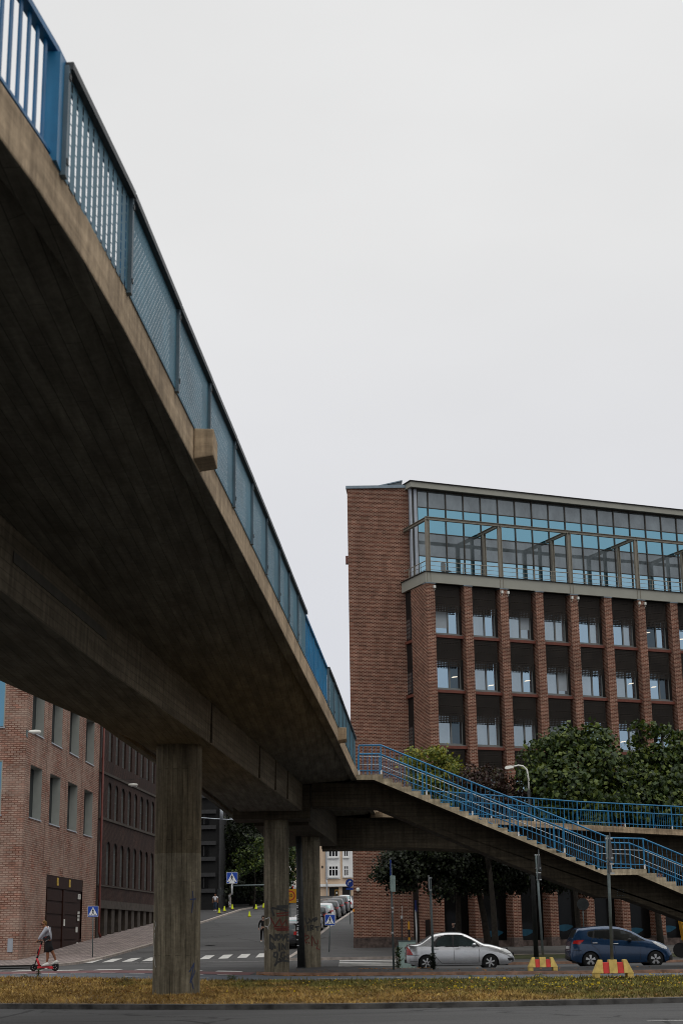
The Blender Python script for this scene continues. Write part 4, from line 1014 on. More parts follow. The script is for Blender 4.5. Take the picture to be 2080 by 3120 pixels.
def car(name, label, sp, loc, rz, group=None, step=.03, z_rows=30):
    """a car lofted from its side outline; nose towards local +x"""
    root = thing(name, label, 'car', loc, rz, group)
    top, beltz, L, Wd = sp['top'], sp['belt'], sp['len'], sp['width']/2
    wx, wr_ = sp['wheels'], sp['wr']; sill = sp.get('sill', .22); roofz = max(z for _, z in top)
    bz = lambda x: interp(beltz, x)
    def W(x):
        e = min(x+L/2, L/2-x); return Wd*(1-.16*max(0, 1-e/.55)**2.2-.05*max(0, 1-e/.12))
    def yy(x, z, zt):
        b = bz(x)
        if z <= b:
            k = (z-sill)/(b-sill); y = W(x)*(.965+.035*sin(pi*min(1, max(0, .18+.82*k)))-.02*max(0, k-.8)/.2)
        else: y = W(x)*.945-(z-b)*.40*sp.get('tumble', 1.)
        r = .07; d = zt-z
        if d < r: y -= r*(1-sqrt(max(0, 1-(1-d/r)**2)))*.9
        return max(.05, y)
    xs = []; x = -L/2
    while x <= L/2+1e-6: xs.append(x); x += step
    arch = wr_*1.14; cols = []
    for x in xs:
        zt = interp(top, x); e = min(x+L/2, L/2-x); zb = sill+.14*max(0, 1-e/.5)**2
        for w_ in wx:
            if abs(x-w_) < arch: zb = max(zb, wr_+sqrt(arch**2-(x-w_)**2)*.97)
        cols.append((x, min(zb, zt-.1), zt))
    def zrow(c, j):
        k = j/z_rows; return lerp(c[1], c[2], k)
    V = []; n = z_rows+1
    for s_ in (1, -1):
        for c in cols:
            for j in range(n): z = zrow(c, j); V.append((c[0], s_*yy(c[0], z, c[2]), z))
    cl = len(cols)*n
    groups = {'body': [], 'side_window': [], 'screen': [], 'rear': [], 'trim': []}
    for s_ in (0, 1):
        for i in range(len(cols)-1):
            for j in range(z_rows):
                a = s_*cl+i*n+j; q = (a, a+n, a+n+1, a+1)
                cx = (cols[i][0]+cols[i+1][0])/2; cz = (zrow(cols[i], j+.5)+zrow(cols[i+1], j+.5))/2
                k = 'body'
                if any(inside((cx, cz), w_) for w_ in sp['windows']): k = 'side_window'
                elif any(inside((cx, cz), w_) for w_ in sp.get('trim', [])): k = 'trim'
                groups[k].append(q)
    m_ = 5                                               # roof, bonnet and boot: strips across the car with a slight crown
    tops = []
    for i, c in enumerate(cols):
        yl = yy(c[0], c[2], c[2]); row = [i*n+n-1]
        for k in range(1, m_):
            y = lerp(yl, -yl, k/m_); V.append((c[0], y, c[2]+.035*(1-(y/yl)**2))); row.append(len(V)-1)
        row.append(cl+i*n+n-1); tops.append(row)
    for i in range(len(cols)-1):
        cx = (cols[i][0]+cols[i+1][0])/2
        for k in range(m_):
            g_ = 'screen' if any(a < cx < b for a, b in sp['screens']) and 0 <= k < m_ else 'body'
            if g_ == 'screen' and cx < 0: g_ = 'rear'
            groups[g_].append((tops[i][k], tops[i+1][k], tops[i+1][k+1], tops[i][k+1]))
    for i in (0, len(cols)-1): groups['body'].append(tuple([i*n+j for j in range(n)]+tops[i][1:-1]+[cl+i*n+j for j in range(n-1, -1, -1)]))
    for k, mt in (('body', sp['paint']), ('side_window', sp.get('glass', 'car_glass')), ('screen', sp.get('screen_glass', 'car_glass')), ('rear', sp.get('screen_glass', 'car_glass')), ('trim', 'car_black')):
        if not groups[k]: continue
        ids = {}; mb = MB()
        for q in groups[k]:
            f = []
            for v in q:
                if v not in ids: ids[v] = len(mb.v); mb.v.append(V[v])
                f.append(ids[v])
            mb.f.append(tuple(f))
        mb.build({'screen': 'windscreen', 'rear': 'rear_window'}.get(k, k), mt, root, smooth=True)
    MB().box(-L/2+.25, L/2-.25, -Wd+.28, Wd-.28, sill-.03, min(.85, roofz-.6)).box(-L/2+.7, L/2-.9, -Wd+.05, Wd-.05, sill-.02, sill+.08).build('underbody', 'car_black', root)
    for w_ in wx:
        for s_ in (1, -1):
            y0 = s_*(Wd-.03); wd = -s_*.2
            t_ = MB().lathe([(wr_*.72, 0), (wr_*.93, 0), (wr_, wd*.2), (wr_, wd*.8), (wr_*.93, wd), (wr_*.5, wd)], (w_, y0, wr_), 28, 'y').build('wheel', 'tyre', root, True)
            MB().lathe([(wr_*.70, wd*.1), (wr_*.76, -s_*.004), (wr_*.74, wd*.05), (wr_*.70, wd*.3)], (w_, y0, wr_), 28, 'y').build('rim', 'alloy', t_, True)
            MB().lathe([(0, wd*.35), (wr_*.71, wd*.35), (wr_*.71, wd*.4), (0, wd*.4)], (w_, y0, wr_), 24, 'y').build('brake_disc', 'car_black', t_)
            sb = MB()
            for k in range(sp['spokes']):
                a = 2*pi*k/sp['spokes']+.3
                for o_ in sp.get('twin', (0,)):
                    a1 = a+o_
                    sb.bar((w_+.04*cos(a), y0+wd*.05, wr_+.04*sin(a)), (w_+wr_*.72*cos(a1), y0+wd*.08, wr_+wr_*.72*sin(a1)), sp.get('spw', .05), .03, (0, 1, 0))
            sb.lathe([(0, -s_*.0), (.05, 0), (.06, wd*.2), (0, wd*.2)], (w_, y0, wr_), 12, 'y'); sb.build('spokes', 'alloy', t_)
    S_ = lambda x, z, o_=.004: yy(x, z, interp(top, x))+o_
    def strip(nm, pts, wd, mt, o_=.004, both=True):
        for s_ in ((1, -1) if both else (-1,)):
            mb = MB(); fine = []
            for (x0, z0), (x1, z1) in zip(pts, pts[1:]):
                k = max(1, int(max(abs(x1-x0), abs(z1-z0))/.06))
                fine += [(lerp(x0, x1, i/k), lerp(z0, z1, i/k)) for i in range(k)]
            fine.append(pts[-1]); rg = []
            for i, (x, z) in enumerate(fine):
                a, b = fine[max(0, i-1)], fine[min(len(fine)-1, i+1)]; dx, dz = b[0]-a[0], b[1]-a[1]; l = sqrt(dx*dx+dz*dz) or 1
                rg.append([(x-dz/l*wd*k, s_*S_(x-dz/l*wd*k, z+dx/l*wd*k, o_), z+dx/l*wd*k) for k in (-.5, .5)])
            mb.loft(rg, False, False); mb.build(nm, mt, root)
    for ln in sp.get('seams', []): strip('seam', ln, .014, 'car_black')
    for ln in sp.get('mouldings', []): strip('moulding', ln, .045, sp['paint'], .014)
    for (x, z) in sp.get('handles', []):
        for s_ in (1, -1):
            y = s_*(S_(x, z)+.012); MB().box(x-.1, x+.1, y-.014, y+.014, z-.016, z+.016).build('door_handle', sp.get('handle_mat', sp['paint']), root, bevel=.006)
    def patch(nm, poly, mt, o_=.006, ends=None):
        """a lamp that wraps the body's corner"""
        for s_ in (1, -1):
            mb = MB(); x0, x1 = min(p[0] for p in poly), max(p[0] for p in poly); z0, z1 = min(p[1] for p in poly), max(p[1] for p in poly)
            nx_, nz2 = max(4, int((x1-x0)/.02)), max(4, int((z1-z0)/.02))
            for i in range(nx_):
                for j in range(nz2):
                    xa, xb, za, zb = lerp(x0, x1, i/nx_), lerp(x0, x1, (i+1)/nx_), lerp(z0, z1, j/nz2), lerp(z0, z1, (j+1)/nz2)
                    if inside(((xa+xb)/2, (za+zb)/2), poly): mb.poly([(x, s_*S_(x, z, o_), z) for x, z in ((xa, za), (xb, za), (xb, zb), (xa, zb))])
            if mb.f: mb.build(nm, mt, root)
    for pl_ in sp.get('tail', []): patch('tail_light', pl_, 'tail_red')
    for pl_ in sp.get('head', []): patch('headlight', pl_, 'lamp_clear')
    for pl_ in sp.get('dark', []): patch('bumper_insert', pl_, 'car_black')
    r0, rw = -L/2, sp.get('rear', {})
    if rw:
        for s_ in ((1, -1) if sp.get('tailbox') else ()): MB().box(r0-.012, r0+.06, s_*(Wd*.62), s_*(Wd*.8), rw['tz0'], rw['tz1']).build('tail_light', 'tail_red', root)
        MB().box(r0-.02, r0+.02, -.26, .26, rw['pz'], rw['pz']+.11).build('number_plate', 'plate_white', root)
        MB().box(r0-.015, r0+.05, -Wd*.7, Wd*.7, rw['bz']-.12, rw['bz']).build('bumper_insert', 'car_black', root)
    f0 = L/2
    fz = sp.get('front')
    if fz:
        MB().box(f0-.05, f0+.014, -Wd*.45, Wd*.45, fz-.16, fz).build('grille', 'car_black', root)
        MB().box(f0-.0, f0+.02, -.26, .26, fz-.32, fz-.21).build('number_plate', 'plate_white', root)
    mx = sp['mirror']
    for s_ in (1, -1):
        y = s_*(S_(mx[0], mx[1])+.09)
        mb = MB().lathe([(0, -.075), (.06, -.06), (.085, 0), (.06, .07), (0, .085)], (0, 0, 0), 12, 'x')
        z = MB(); z.add(mb, Matrix.Translation((mx[0], y, mx[1])) @ Matrix.Diagonal((1.0, 1.15, .95, 1))); z.box(mx[0]-.03, mx[0]+.03, y-s_*.12, y, mx[1]-.05, mx[1]-.02)
        z.build('wing_mirror', sp.get('mirror_mat', sp['paint']), root, True)
    return root
# a four-door saloon, traced from its side
def U(x): return x-2.19
SAL = dict(len=4.385, width=1.71, paint='paint_silver', wr=.305, wheels=(U(.80), U(3.38)), spokes=6, spw=.055, sill=.20,
  top=[(U(0), .80), (U(.06), .98), (U(.16), 1.015), (U(.45), 1.03), (U(.62), 1.10), (U(1.05), 1.37), (U(1.40), 1.455), (U(1.9), 1.475), (U(2.3), 1.44), (U(2.75), 1.24), (U(3.12), 1.03), (U(3.4), .985), (U(3.85), .86), (U(4.2), .72), (U(4.385), .50)],
  belt=[(U(0), .80), (U(.5), .93), (U(1.2), .925), (U(2.9), .90), (U(3.3), .88), (U(4.1), .66), (U(4.385), .50)],
  windows=[[(U(1.16), .955), (U(1.30), 1.20), (U(1.58), 1.36), (U(1.87), 1.385), (U(1.87), .95)], [(U(1.93), .95), (U(1.94), 1.385), (U(2.22), 1.36), (U(2.55), 1.22), (U(2.82), 1.05), (U(2.86), .94)]],
  trim=[[(U(1.0), .945), (U(1.12), 1.12), (U(1.30), 1.30), (U(1.6), 1.395), (U(1.9), 1.41), (U(2.25), 1.385), (U(2.62), 1.22), (U(2.98), .95), (U(2.98), .92), (U(1.0), .925)]],
  screens=[(U(.62), U(1.13)), (U(2.36), U(3.10))], glass='car_glass', screen_glass='car_glass_dark',
  seams=[[(U(1.02), .92), (U(1.0), .80), (U(1.12), .60), (U(1.42), .28), (U(2.9), .27)], [(U(1.91), .93), (U(1.94), .27)], [(U(2.92), .92), (U(2.96), .7), (U(2.92), .30)], [(U(0.03), .60), (U(.5), .61)], [(U(.12), .38), (U(.45), .36)], [(U(4.0), .62), (U(4.3), .62)]],
  mouldings=[[(U(1.25), .555), (U(1.92), .555)], [(U(1.96), .555), (U(2.9), .56)]], handles=[(U(1.2), .845), (U(2.08), .84)],
  tail=[[(U(.02), .62), (U(.26), .62), (U(.16), .80), (U(.05), .95), (U(.01), .92)]], head=[[(U(3.82), .80), (U(4.02), .82), (U(4.26), .67), (U(4.18), .63), (U(3.98), .68)]],
  dark=[[(U(4.12), .35), (U(4.33), .37), (U(4.33), .45), (U(4.10), .46)]], mirror=(U(2.74), .985), rear=dict(tz0=.65, tz1=.92, pz=.72, bz=.42), front=.66)
def vx(x): return x-2.05
MPV = dict(len=4.10, width=1.765, paint='paint_blue', wr=.315, wheels=(vx(.77), vx(3.385)), spokes=5, twin=(-.16, .16), spw=.05, sill=.20, tumble=.75,
  top=[(vx(0), .70), (vx(.05), .98), (vx(.16), 1.22), (vx(.33), 1.50), (vx(.52), 1.535), (vx(1.0), 1.585), (vx(1.6), 1.60), (vx(2.1), 1.54), (vx(2.55), 1.38), (vx(3.0), 1.13), (vx(3.35), 1.03), (vx(3.7), .92), (vx(3.95), .74), (vx(4.10), .50)],
  belt=[(vx(0), .70), (vx(.4), 1.05), (vx(1.0), 1.06), (vx(2.5), .99), (vx(3.0), .95), (vx(3.8), .76), (vx(4.1), .48)],
  windows=[[(vx(.72), 1.27), (vx(.76), 1.40), (vx(.94), 1.42), (vx(.90), 1.19), (vx(.76), 1.21)], [(vx(.97), 1.17), (vx(1.0), 1.44), (vx(1.68), 1.475), (vx(1.68), 1.09)], [(vx(1.76), 1.08), (vx(1.77), 1.475), (vx(2.1), 1.44), (vx(2.42), 1.29), (vx(2.62), 1.12), (vx(2.62), 1.04)], [(vx(2.52), 1.29), (vx(2.95), 1.05), (vx(2.68), 1.05)]],
  trim=[[(vx(.68), 1.29), (vx(.72), 1.42), (vx(1.0), 1.465), (vx(1.7), 1.50), (vx(2.12), 1.465), (vx(2.5), 1.32), (vx(3.03), 1.03), (vx(2.6), 1.02), (vx(1.7), 1.07), (vx(.92), 1.16), (vx(.74), 1.20)]],
  screens=[(vx(.12), vx(.31)), (vx(2.2), vx(3.0))], glass='car_glass_dark', screen_glass='car_glass_dark',
  seams=[[(vx(.90), 1.15), (vx(.82), 1.02), (vx(.86), .88), (vx(1.12), .66), (vx(1.2), .30), (vx(2.7), .28)], [(vx(1.72), 1.07), (vx(1.76), .60), (vx(1.72), .28)], [(vx(2.68), 1.0), (vx(2.82), .85), (vx(2.76), .30)], [(vx(3.72), .80), (vx(3.55), .66)], [(vx(.06), .70), (vx(.42), .68)]],
  handles=[(vx(.97), .965), (vx(1.81), .925)], handle_mat='chrome',
  tail=[[(vx(.10), .95), (vx(.36), .92), (vx(.54), 1.08), (vx(.3), 1.09), (vx(.14), 1.06)]], head=[[(vx(3.28), .985), (vx(3.42), .99), (vx(3.86), .79), (vx(3.88), .69), (vx(3.66), .74), (vx(3.45), .86)]],
  dark=[[(vx(3.9), .25), (vx(4.08), .28), (vx(4.09), .48), (vx(3.99), .46)]], mirror=(vx(2.36), 1.06), mirror_mat='car_black', rear=dict(tz0=.85, tz1=1.05, pz=.75, bz=.45), front=.62)
YCAR = 66.6
xa, xb = on_y(1233, 2900, YCAR).x, on_y(1558, 2900, YCAR).x
car('saloon_car', 'silver four-door saloon car standing in the lane behind the traffic island', SAL, ((xa+xb)/2+.02, YCAR, -.02), radians(1.0), step=.025, z_rows=36)
xa, xb = on_y(1727, 2900, 65.9).x, on_y(2036, 2900, 65.9).x
car('hatchback_car', 'dark blue high-roofed hatchback car standing behind the larger striped barrier', MPV, ((xa+xb)/2, 65.9, .01), radians(1.4), step=.025, z_rows=36)
# cars parked in a row along the right kerb of the hill street, seen from behind
def variant(sp, **k): d = dict(sp); d.update(k); return d
ROW = [(103.2, MPV, 'paint_black', 'black hatchback parked nearest in the kerbside row, behind the graffiti column'), (109.6, MPV, 'paint_white', 'white hatchback parked second in the kerbside row on the hill street'),
       (116.2, SAL, 'paint_pinkwhite', 'pinkish white saloon parked third in the kerbside row on the hill street'), (123, MPV, 'paint_black', 'black hatchback parked fourth in the row, behind the thinnest column'),
       (130.5, MPV, 'paint_black', 'black hatchback parked by the kerb left of the tilted crossing sign'), (137.4, MPV, 'paint_white', 'white hatchback parked in the hill row above the tilted crossing sign'),
       (144.0, MPV, 'paint_black', 'black tall car parked in the hill row right after the white hatchback'), (150.6, MPV, 'paint_black', 'black estate-like car parked between two black cars in the upper hill row'),
       (157.2, MPV, 'paint_black', 'black car parked last but one in the hill row beside the tower corner'), (164.4, SAL, 'paint_white', 'white saloon parked at the top of the hill row in front of the gateway')]
for y, sp, pt, lb in ROW:
    x = table(KR, y)-1.05; sl_ = (gh(x, y+1.3)-gh(x, y-1.3))/2.6
    k = car('parked_car', lb, variant(sp, paint=pt, tailbox=True, glass='car_glass_dark', screen_glass='car_glass' if pt != 'paint_black' else 'car_glass_dark'), (x, y, gh(x, y)+.0), pi/2-radians(3), 'cars parked along the hill street', step=.07, z_rows=18)
    k.rotation_euler = (0, -math.atan(sl_), pi/2-radians(3))
# white van in the road at the top
def van(x, y):
    r = thing('delivery_van', 'white van with red tail lights driving at the top of the hill street', 'van', (x, y, gh(x, y)), radians(86))
    MB().prism([(-2.6, .45), (-2.65, 2.2), (-2.5, 2.5), (1.2, 2.5), (1.9, 1.55), (2.6, 1.2), (2.65, .45)], -.98, .98).build('body', 'paint_white', r, bevel=.08, seg=3)
    MB().box(-2.69, -2.645, -.75, .75, 1.5, 2.1).build('rear_window', 'car_glass_dark', r)
    for s_ in (1, -1):
        MB().box(-2.70, -2.6, s_*.8, s_*.94, 1.0, 1.5).build('tail_light', 'tail_red', r)
        for wx_ in (-1.6, 1.7): MB().lathe([(.1, -s_*0), (.34, 0), (.36, -s_*.05), (.36, -s_*.2), (.1, -s_*.22)], (wx_, s_*.97, .36), 20, 'y').build('wheel', 'tyre', r)
    MB().box(-2.72, -2.6, -.9, .9, .4, .62).build('bumper', 'car_black', r)
p = on_ground(878, 2738); van(p.x, p.y)

# ================================================================ SIGNS AND STREET FURNITURE
M('sign_blue', (.012, .055, .32), .4, var=.06); M('sign_white', (.66, .67, .68), .45, var=.06); M('sign_black', (.008, .008, .008), .5)
M('sign_yellow', (.62, .30, .012), .45, var=.08); M('sign_red', (.42, .02, .02), .45); M('sign_back', (.03, .034, .036), .5, .3); M('sign_teal', (.30, .40, .37), .5, .2)
M('pole_grey', (.10, .125, .125), .5, .35, var=.25, scale=6); M('pole_dark', (.028, .030, .030), .55, .2, var=.3, scale=5)
M('barrier_yellow', (.47, .34, .10), .8, var=.28, scale=5, bump=.2); M('barrier_red', (.42, .025, .018), .6, var=.2, scale=4)
M('cone_yellow', (.58, .66, .01), .5, var=.1); M('cone_foot', (.09, .02, .02), .7); M('wood_pole', (.03, .025, .02), .8)
def rounded(w_, h_, r, n=5):
    pts = []
    for cx, cz, a0 in ((w_/2-r, h_/2-r, 0), (-w_/2+r, h_/2-r, pi/2), (-w_/2+r, -h_/2+r, pi), (w_/2-r, -h_/2+r, 1.5*pi)):
        pts += [(cx+r*cos(a0+pi/2*i/n), cz+r*sin(a0+pi/2*i/n)) for i in range(n+1)]
    return pts
def crossing_sign(label, foot, size, hgt, rz=0., lean=0., pole=True, group='pedestrian crossing signs', z0=0.):
    r = thing('crossing_sign', label, 'road sign', foot, rz, group); r.rotation_euler = (0, lean, rz)
    s_ = size; zc_ = hgt-s_/2
    sh = lambda pts: [(x*s_, zc_+z*s_) for x, z in pts]
    bd = MB().prism(sh(rounded(1, 1, .07)), -.02, .0).build('sign_board', 'sign_white', r)
    MB().prism(sh(rounded(.95, .95, .055)), -.0235, -.0205).build('sign_face', 'sign_blue', bd)
    MB().prism(sh([(-.43, -.36), (.43, -.36), (0, .42)]), -.027, -.024).build('triangle', 'sign_white', bd)
    f = MB()
    head = [(.045*cos(2*pi*i/10)+.0, .235+.05*sin(2*pi*i/10)) for i in range(10)]
    f.prism(sh(head), -.030, -.0275)
    f.prism(sh([(-.05, .17), (.05, .17), (.10, .0), (.075, -.02), (.045, .07), (.05, -.06), (-.05, -.06), (-.045, .06), (-.11, .0), (-.12, .03)]), -.030, -.0275)
    f.prism(sh([(-.05, -.06), (.02, -.06), (-.03, -.18), (-.09, -.30), (-.13, -.29), (-.08, -.16)]), -.030, -.0275)
    f.prism(sh([(-.01, -.06), (.055, -.06), (.09, -.18), (.13, -.27), (.09, -.30), (.04, -.18)]), -.030, -.0275)
    for x in (-.31, -.18, .17, .27): f.prism(sh([(x-.03, -.34), (x+.035, -.34), (x+.05, -.27), (x+.0, -.27)] if x < 0 else [(x-.035, -.34), (x+.03, -.34), (x+.0, -.27), (x-.05, -.27)]), -.030, -.0275)
    f.build('walking_figure', 'sign_black', bd)
    if pole:
        MB().tube([(0, .04, z0-.1), (0, .04, hgt-.06)], .032, 10).build('pole', 'pole_grey', r, True)
        MB().box(-.06, .06, -.019, .08, hgt-s_+.02, hgt-s_+.08).box(-.06, .06, .0, .08, hgt-.14, hgt-.09).build('clamp', 'handrail_metal', r)
    return r
def foot_at(px, py, Y=None, dz=0.):
    if Y is None: return on_ground(px, py, dz)
    p = on_y(px, py, Y); return p
SZ = .62
p = on_y(282, 2921, 93.5); crossing_sign('blue pedestrian crossing sign on the cobbled pavement by the brown gate', (p.x, p.y, p.z), SZ, 2.95, 0, -.012)
p = on_y(1002, 2911, 95.5); crossing_sign('slightly tilted blue pedestrian crossing sign on the asphalt pavement near the tower', (p.x, p.y, p.z), SZ, 2.33, radians(-5), .042)
# the third hangs over the street from a mast arm
p = on_y(707, 2675, 92.5)
cs = crossing_sign('blue pedestrian crossing sign hanging over the street from a mast arm', (p.x, p.y, p.z-.31), SZ+.02, SZ+.02, 0, 0, False)
MB().tube([(0, .05, -.62), (0, .05, .25)], .05, 10).build('hanger', 'sign_white', cs, True)
q = on_y(738, 2698, 92.5); MB().tube([(.0, .05, q.z-(p.z-.31)), (3.2, .05, q.z-(p.z-.31)+.02)], .04, 8).build('mast_arm', 'pole_grey', cs, True)
MB().prism([(-.2, .0), (.2, .0), (.08, .16), (-.08, .16)], -.05, -.032).build('bracket', 'sign_white', cs)
# dark mast beside the thin column
p = on_y(918, 2948, 68.4); t_ = on_y(910, 2625, 68.4)
ms = thing('mast', 'thick dark steel mast standing between the two far columns', 'mast', (p.x, p.y, .08), 0)
MB().tube([(0, 0, 0), ((t_.x-p.x)*.97, 0, 5.46)], [.17, .13], 14).build('shaft', 'pole_dark', ms, True); MB().box(-.19, .19, -.19, .19, -.05, .06).build('base_plate', 'pole_dark', ms)
rs = random.Random(3); mb = MB()
for i in range(26): z = .9+rs.random()*1.9; x = -.165+.02*rs.random(); mb.box(x-.02, x+.05, -.168, -.15, z, z+.03)
mb.build('sticker', 'sign_white', ms)
# zone sign, mostly hidden behind the graffiti column
p = on_y(884, 2730, 118); zs_ = thing('zone_sign', 'yellow zone sign with red ring partly hidden behind the graffiti column', 'road sign', (p.x, p.y, gh(p.x, p.y)), 0)
hz = p.z-gh(p.x, p.y); bd = MB().prism([(x, hz+z) for x, z in rounded(.92, .98, .05)], -.02, 0).build('sign_board', 'sign_yellow', zs_)
MB().prism([(x, hz+z) for x, z in rounded(.97, 1.03, .06)], .001, .02).build('frame', 'sign_black', bd)
ri = MB()
for i in range(40):
    a, b = 2*pi*i/40, 2*pi*(i+1)/40; ri.poly([(.36*cos(a), -.024, hz+.02+.36*sin(a)), (.36*cos(b), -.024, hz+.02+.36*sin(b)), (.28*cos(b), -.024, hz+.02+.28*sin(b)), (.28*cos(a), -.024, hz+.02+.28*sin(a))])
ri.build('ring', 'sign_red', bd, recalc=False); text('numerals', '50', .34, 'sign_black', bd, (0, -.025, hz+.02), (pi/2, 0, 0))
MB().tube([(0, .04, -.1), (0, .04, hz+.4)], .035, 8).build('pole', 'pole_grey', zs_, True)
# round blue arrow sign in front of the cream building
p = on_y(1065, 2690, 130); ar = thing('arrow_sign', 'round blue sign with a white turning arrow in front of the white building', 'road sign', (p.x, p.y, gh(p.x, p.y)), 0); hz = p.z-gh(p.x, p.y)
bd = MB().lathe([(0, -.02), (.33, -.02), (.33, 0), (0, 0)], (0, 0, hz), 28, 'y').build('sign_board', 'sign_blue', ar)
MB().tube([(-.12, -.03, hz-.17), (-.12, -.03, hz+.0), (-.07, -.03, hz+.09), (.02, -.03, hz+.1)], .03, 6).prism([(0, hz+.02), (0, hz+.2), (.15, hz+.11)], -.045, -.025).build('arrow', 'sign_white', bd)
MB().box(-.3, .3, -.02, 0, hz-.56, hz-.38).build('extra_plate', 'sign_blue', ar); MB().tube([(0, .04, -.1), (0, .04, hz+.2)], .03, 8).build('pole', 'pole_grey', ar, True)
# poles with signs seen edge-on
def pole(name, label, a, b, Y, r=.04, mat='pole_grey', zbase=None, group=None):
    p, t_ = on_y(*a, Y), on_y(*b, Y); zb = p.z if zbase is None else zbase
    o = thing(name, label, 'sign pole', (p.x, Y, zb), 0, group)
    MB().tube([(0, 0, -.05), (t_.x-p.x, 0, t_.z-zb)], r, 10).build('pole', mat, o, True)
    return o, p, t_, zb
def plate_on(o, p, zb, a, b, Y, dx, wd, ht, mat, tri=False, rz=radians(84)):
    c = on_y(a, b, Y); q = MB()
    pts = [(-wd/2, -ht/2), (wd/2, -ht/2), (0, ht/2)] if tri else rounded(wd, ht, .05)
    q.prism(pts, -.012, .012)
    z = MB(); z.add(q, Matrix.Translation((c.x-p.x, -.0, c.z-zb)) @ Matrix.Rotation(rz, 4, 'Z'))
    return z.build('sign_board', mat, o)
o, p, t_, zb = pole('sign_pole', 'tall grey pole with edge-on blue sign and pale plate in front of the tower', (1199, 2952), (1190, 2630), 62.8)
plate_on(o, p, zb, 1190, 2645, 62.8, 0, .62, .62, 'sign_blue'); plate_on(o, p, zb, 1196, 2692, 62.8, 0, .6, .62, 'sign_teal', rz=radians(70)); plate_on(o, p, zb, 1193, 2775, 62.8, 0, .3, .2, 'sign_back')
for yy_ in (2766, 2778, 2842): c = on_y(1195, yy_, 62.8); MB().box(c.x-p.x-.05, c.x-p.x+.05, -.05, .05, c.z-zb-.03, c.z-zb+.03).build('clamp', 'handrail_metal', o)
o, p, t_, zb = pole('sign_pole', 'grey pole standing in front of the silver saloon, sign edge-on at its top', (1320, 2950), (1309, 2672), 62.2, .05)
plate_on(o, p, zb, 1305.5, 2690, 62.2, 0, .6, .55, 'handrail_metal', rz=radians(88))
for yy_ in (2675, 2712): c = on_y(1310, yy_, 62.2); MB().box(c.x-p.x-.06, c.x-p.x+.06, -.06, .06, c.z-zb-.02, c.z-zb+.02).build('clamp', 'handrail_metal', o)
o, p, t_, zb = pole('sign_pole', 'pale grey pole with small blue sign against the dark notch of the tower', (1270, 2905), (1266, 2772), 89, .05, 'handrail_metal'); plate_on(o, p, zb, 1267, 2760, 89, 0, .62, .62, 'sign_blue', rz=radians(80))
o, p, t_, zb = pole('sign_pole', 'thin dark pole with whip top beside the electrical cabinet', (1225, 2905), (1223, 2795), 80, .035, 'pole_dark'); c = on_y(1224, 2760, 80); MB().tube([(t_.x-p.x, 0, t_.z-zb-.1), (c.x-p.x, 0, c.z-zb)], .012, 6).lathe([(.0, -.06), (.06, -.06), (.06, .08), (0, .08)], (t_.x-p.x, 0, t_.z-zb), 10).build('whip', 'handrail_metal', o)
o, p, t_, zb = pole('no_entry_sign', 'thin pole with round sign seen from behind, left of a brick pier', (1779, 2860), (1773, 2755), 86, .03, 'pole_grey'); c = on_y(1774, 2755, 86); MB().lathe([(0, -.02), (.32, -.02), (.32, .0), (0, .0)], (c.x-p.x, -.04, c.z-zb), 24, 'y').build('sign_board', 'sign_back', o)
o, p, t_, zb = pole('street_sign', 'thin dark sign pole on a white foot beside the walking person in white', (670, 2784), (672, 2703), 160, .035, 'pole_dark'); MB().lathe([(.0, 0), (.45, 0), (.4, .16), (0, .18)], (0, 0, 0), 16).build('foot', 'kerb', o); c = on_y(672, 2712, 160); MB().box(c.x-p.x-.3, c.x-p.x+.3, .04, .06, c.z-zb-.45, c.z-zb+.1).build('sign_board', 'sign_back', o)
# yellow and black marker post, electrical cabinet, waste bag
p = on_y(1247, 2905, 84); mk = thing('marker_post', 'slim yellow and black marker post behind the silver saloon', 'post', (p.x, p.y, p.z), 0)
for k in range(4): MB().box(-.05, .05, -.02, .02, .40*k, .40*(k+1)).build('band', 'sign_yellow' if k % 2 == 1 or k == 3 else 'sign_black', mk)
p = on_y(1235, 2946, 70); cb = thing('electrical_cabinet', 'grey green electrical cabinet behind the silver saloon tail', 'cabinet', (p.x, p.y, 0), 0)
MB().box(-.28, .45, 0, .4, -.1, 1.12).build('box', 'sign_teal', cb, bevel=.02); MB().box(-.3, .47, -.02, .42, 1.121, 1.16).build('lid', 'pole_grey', cb); MB().box(-.34, -.285, .05, .4, .5, .95).build('side_sign', 'graphic_teal', cb)
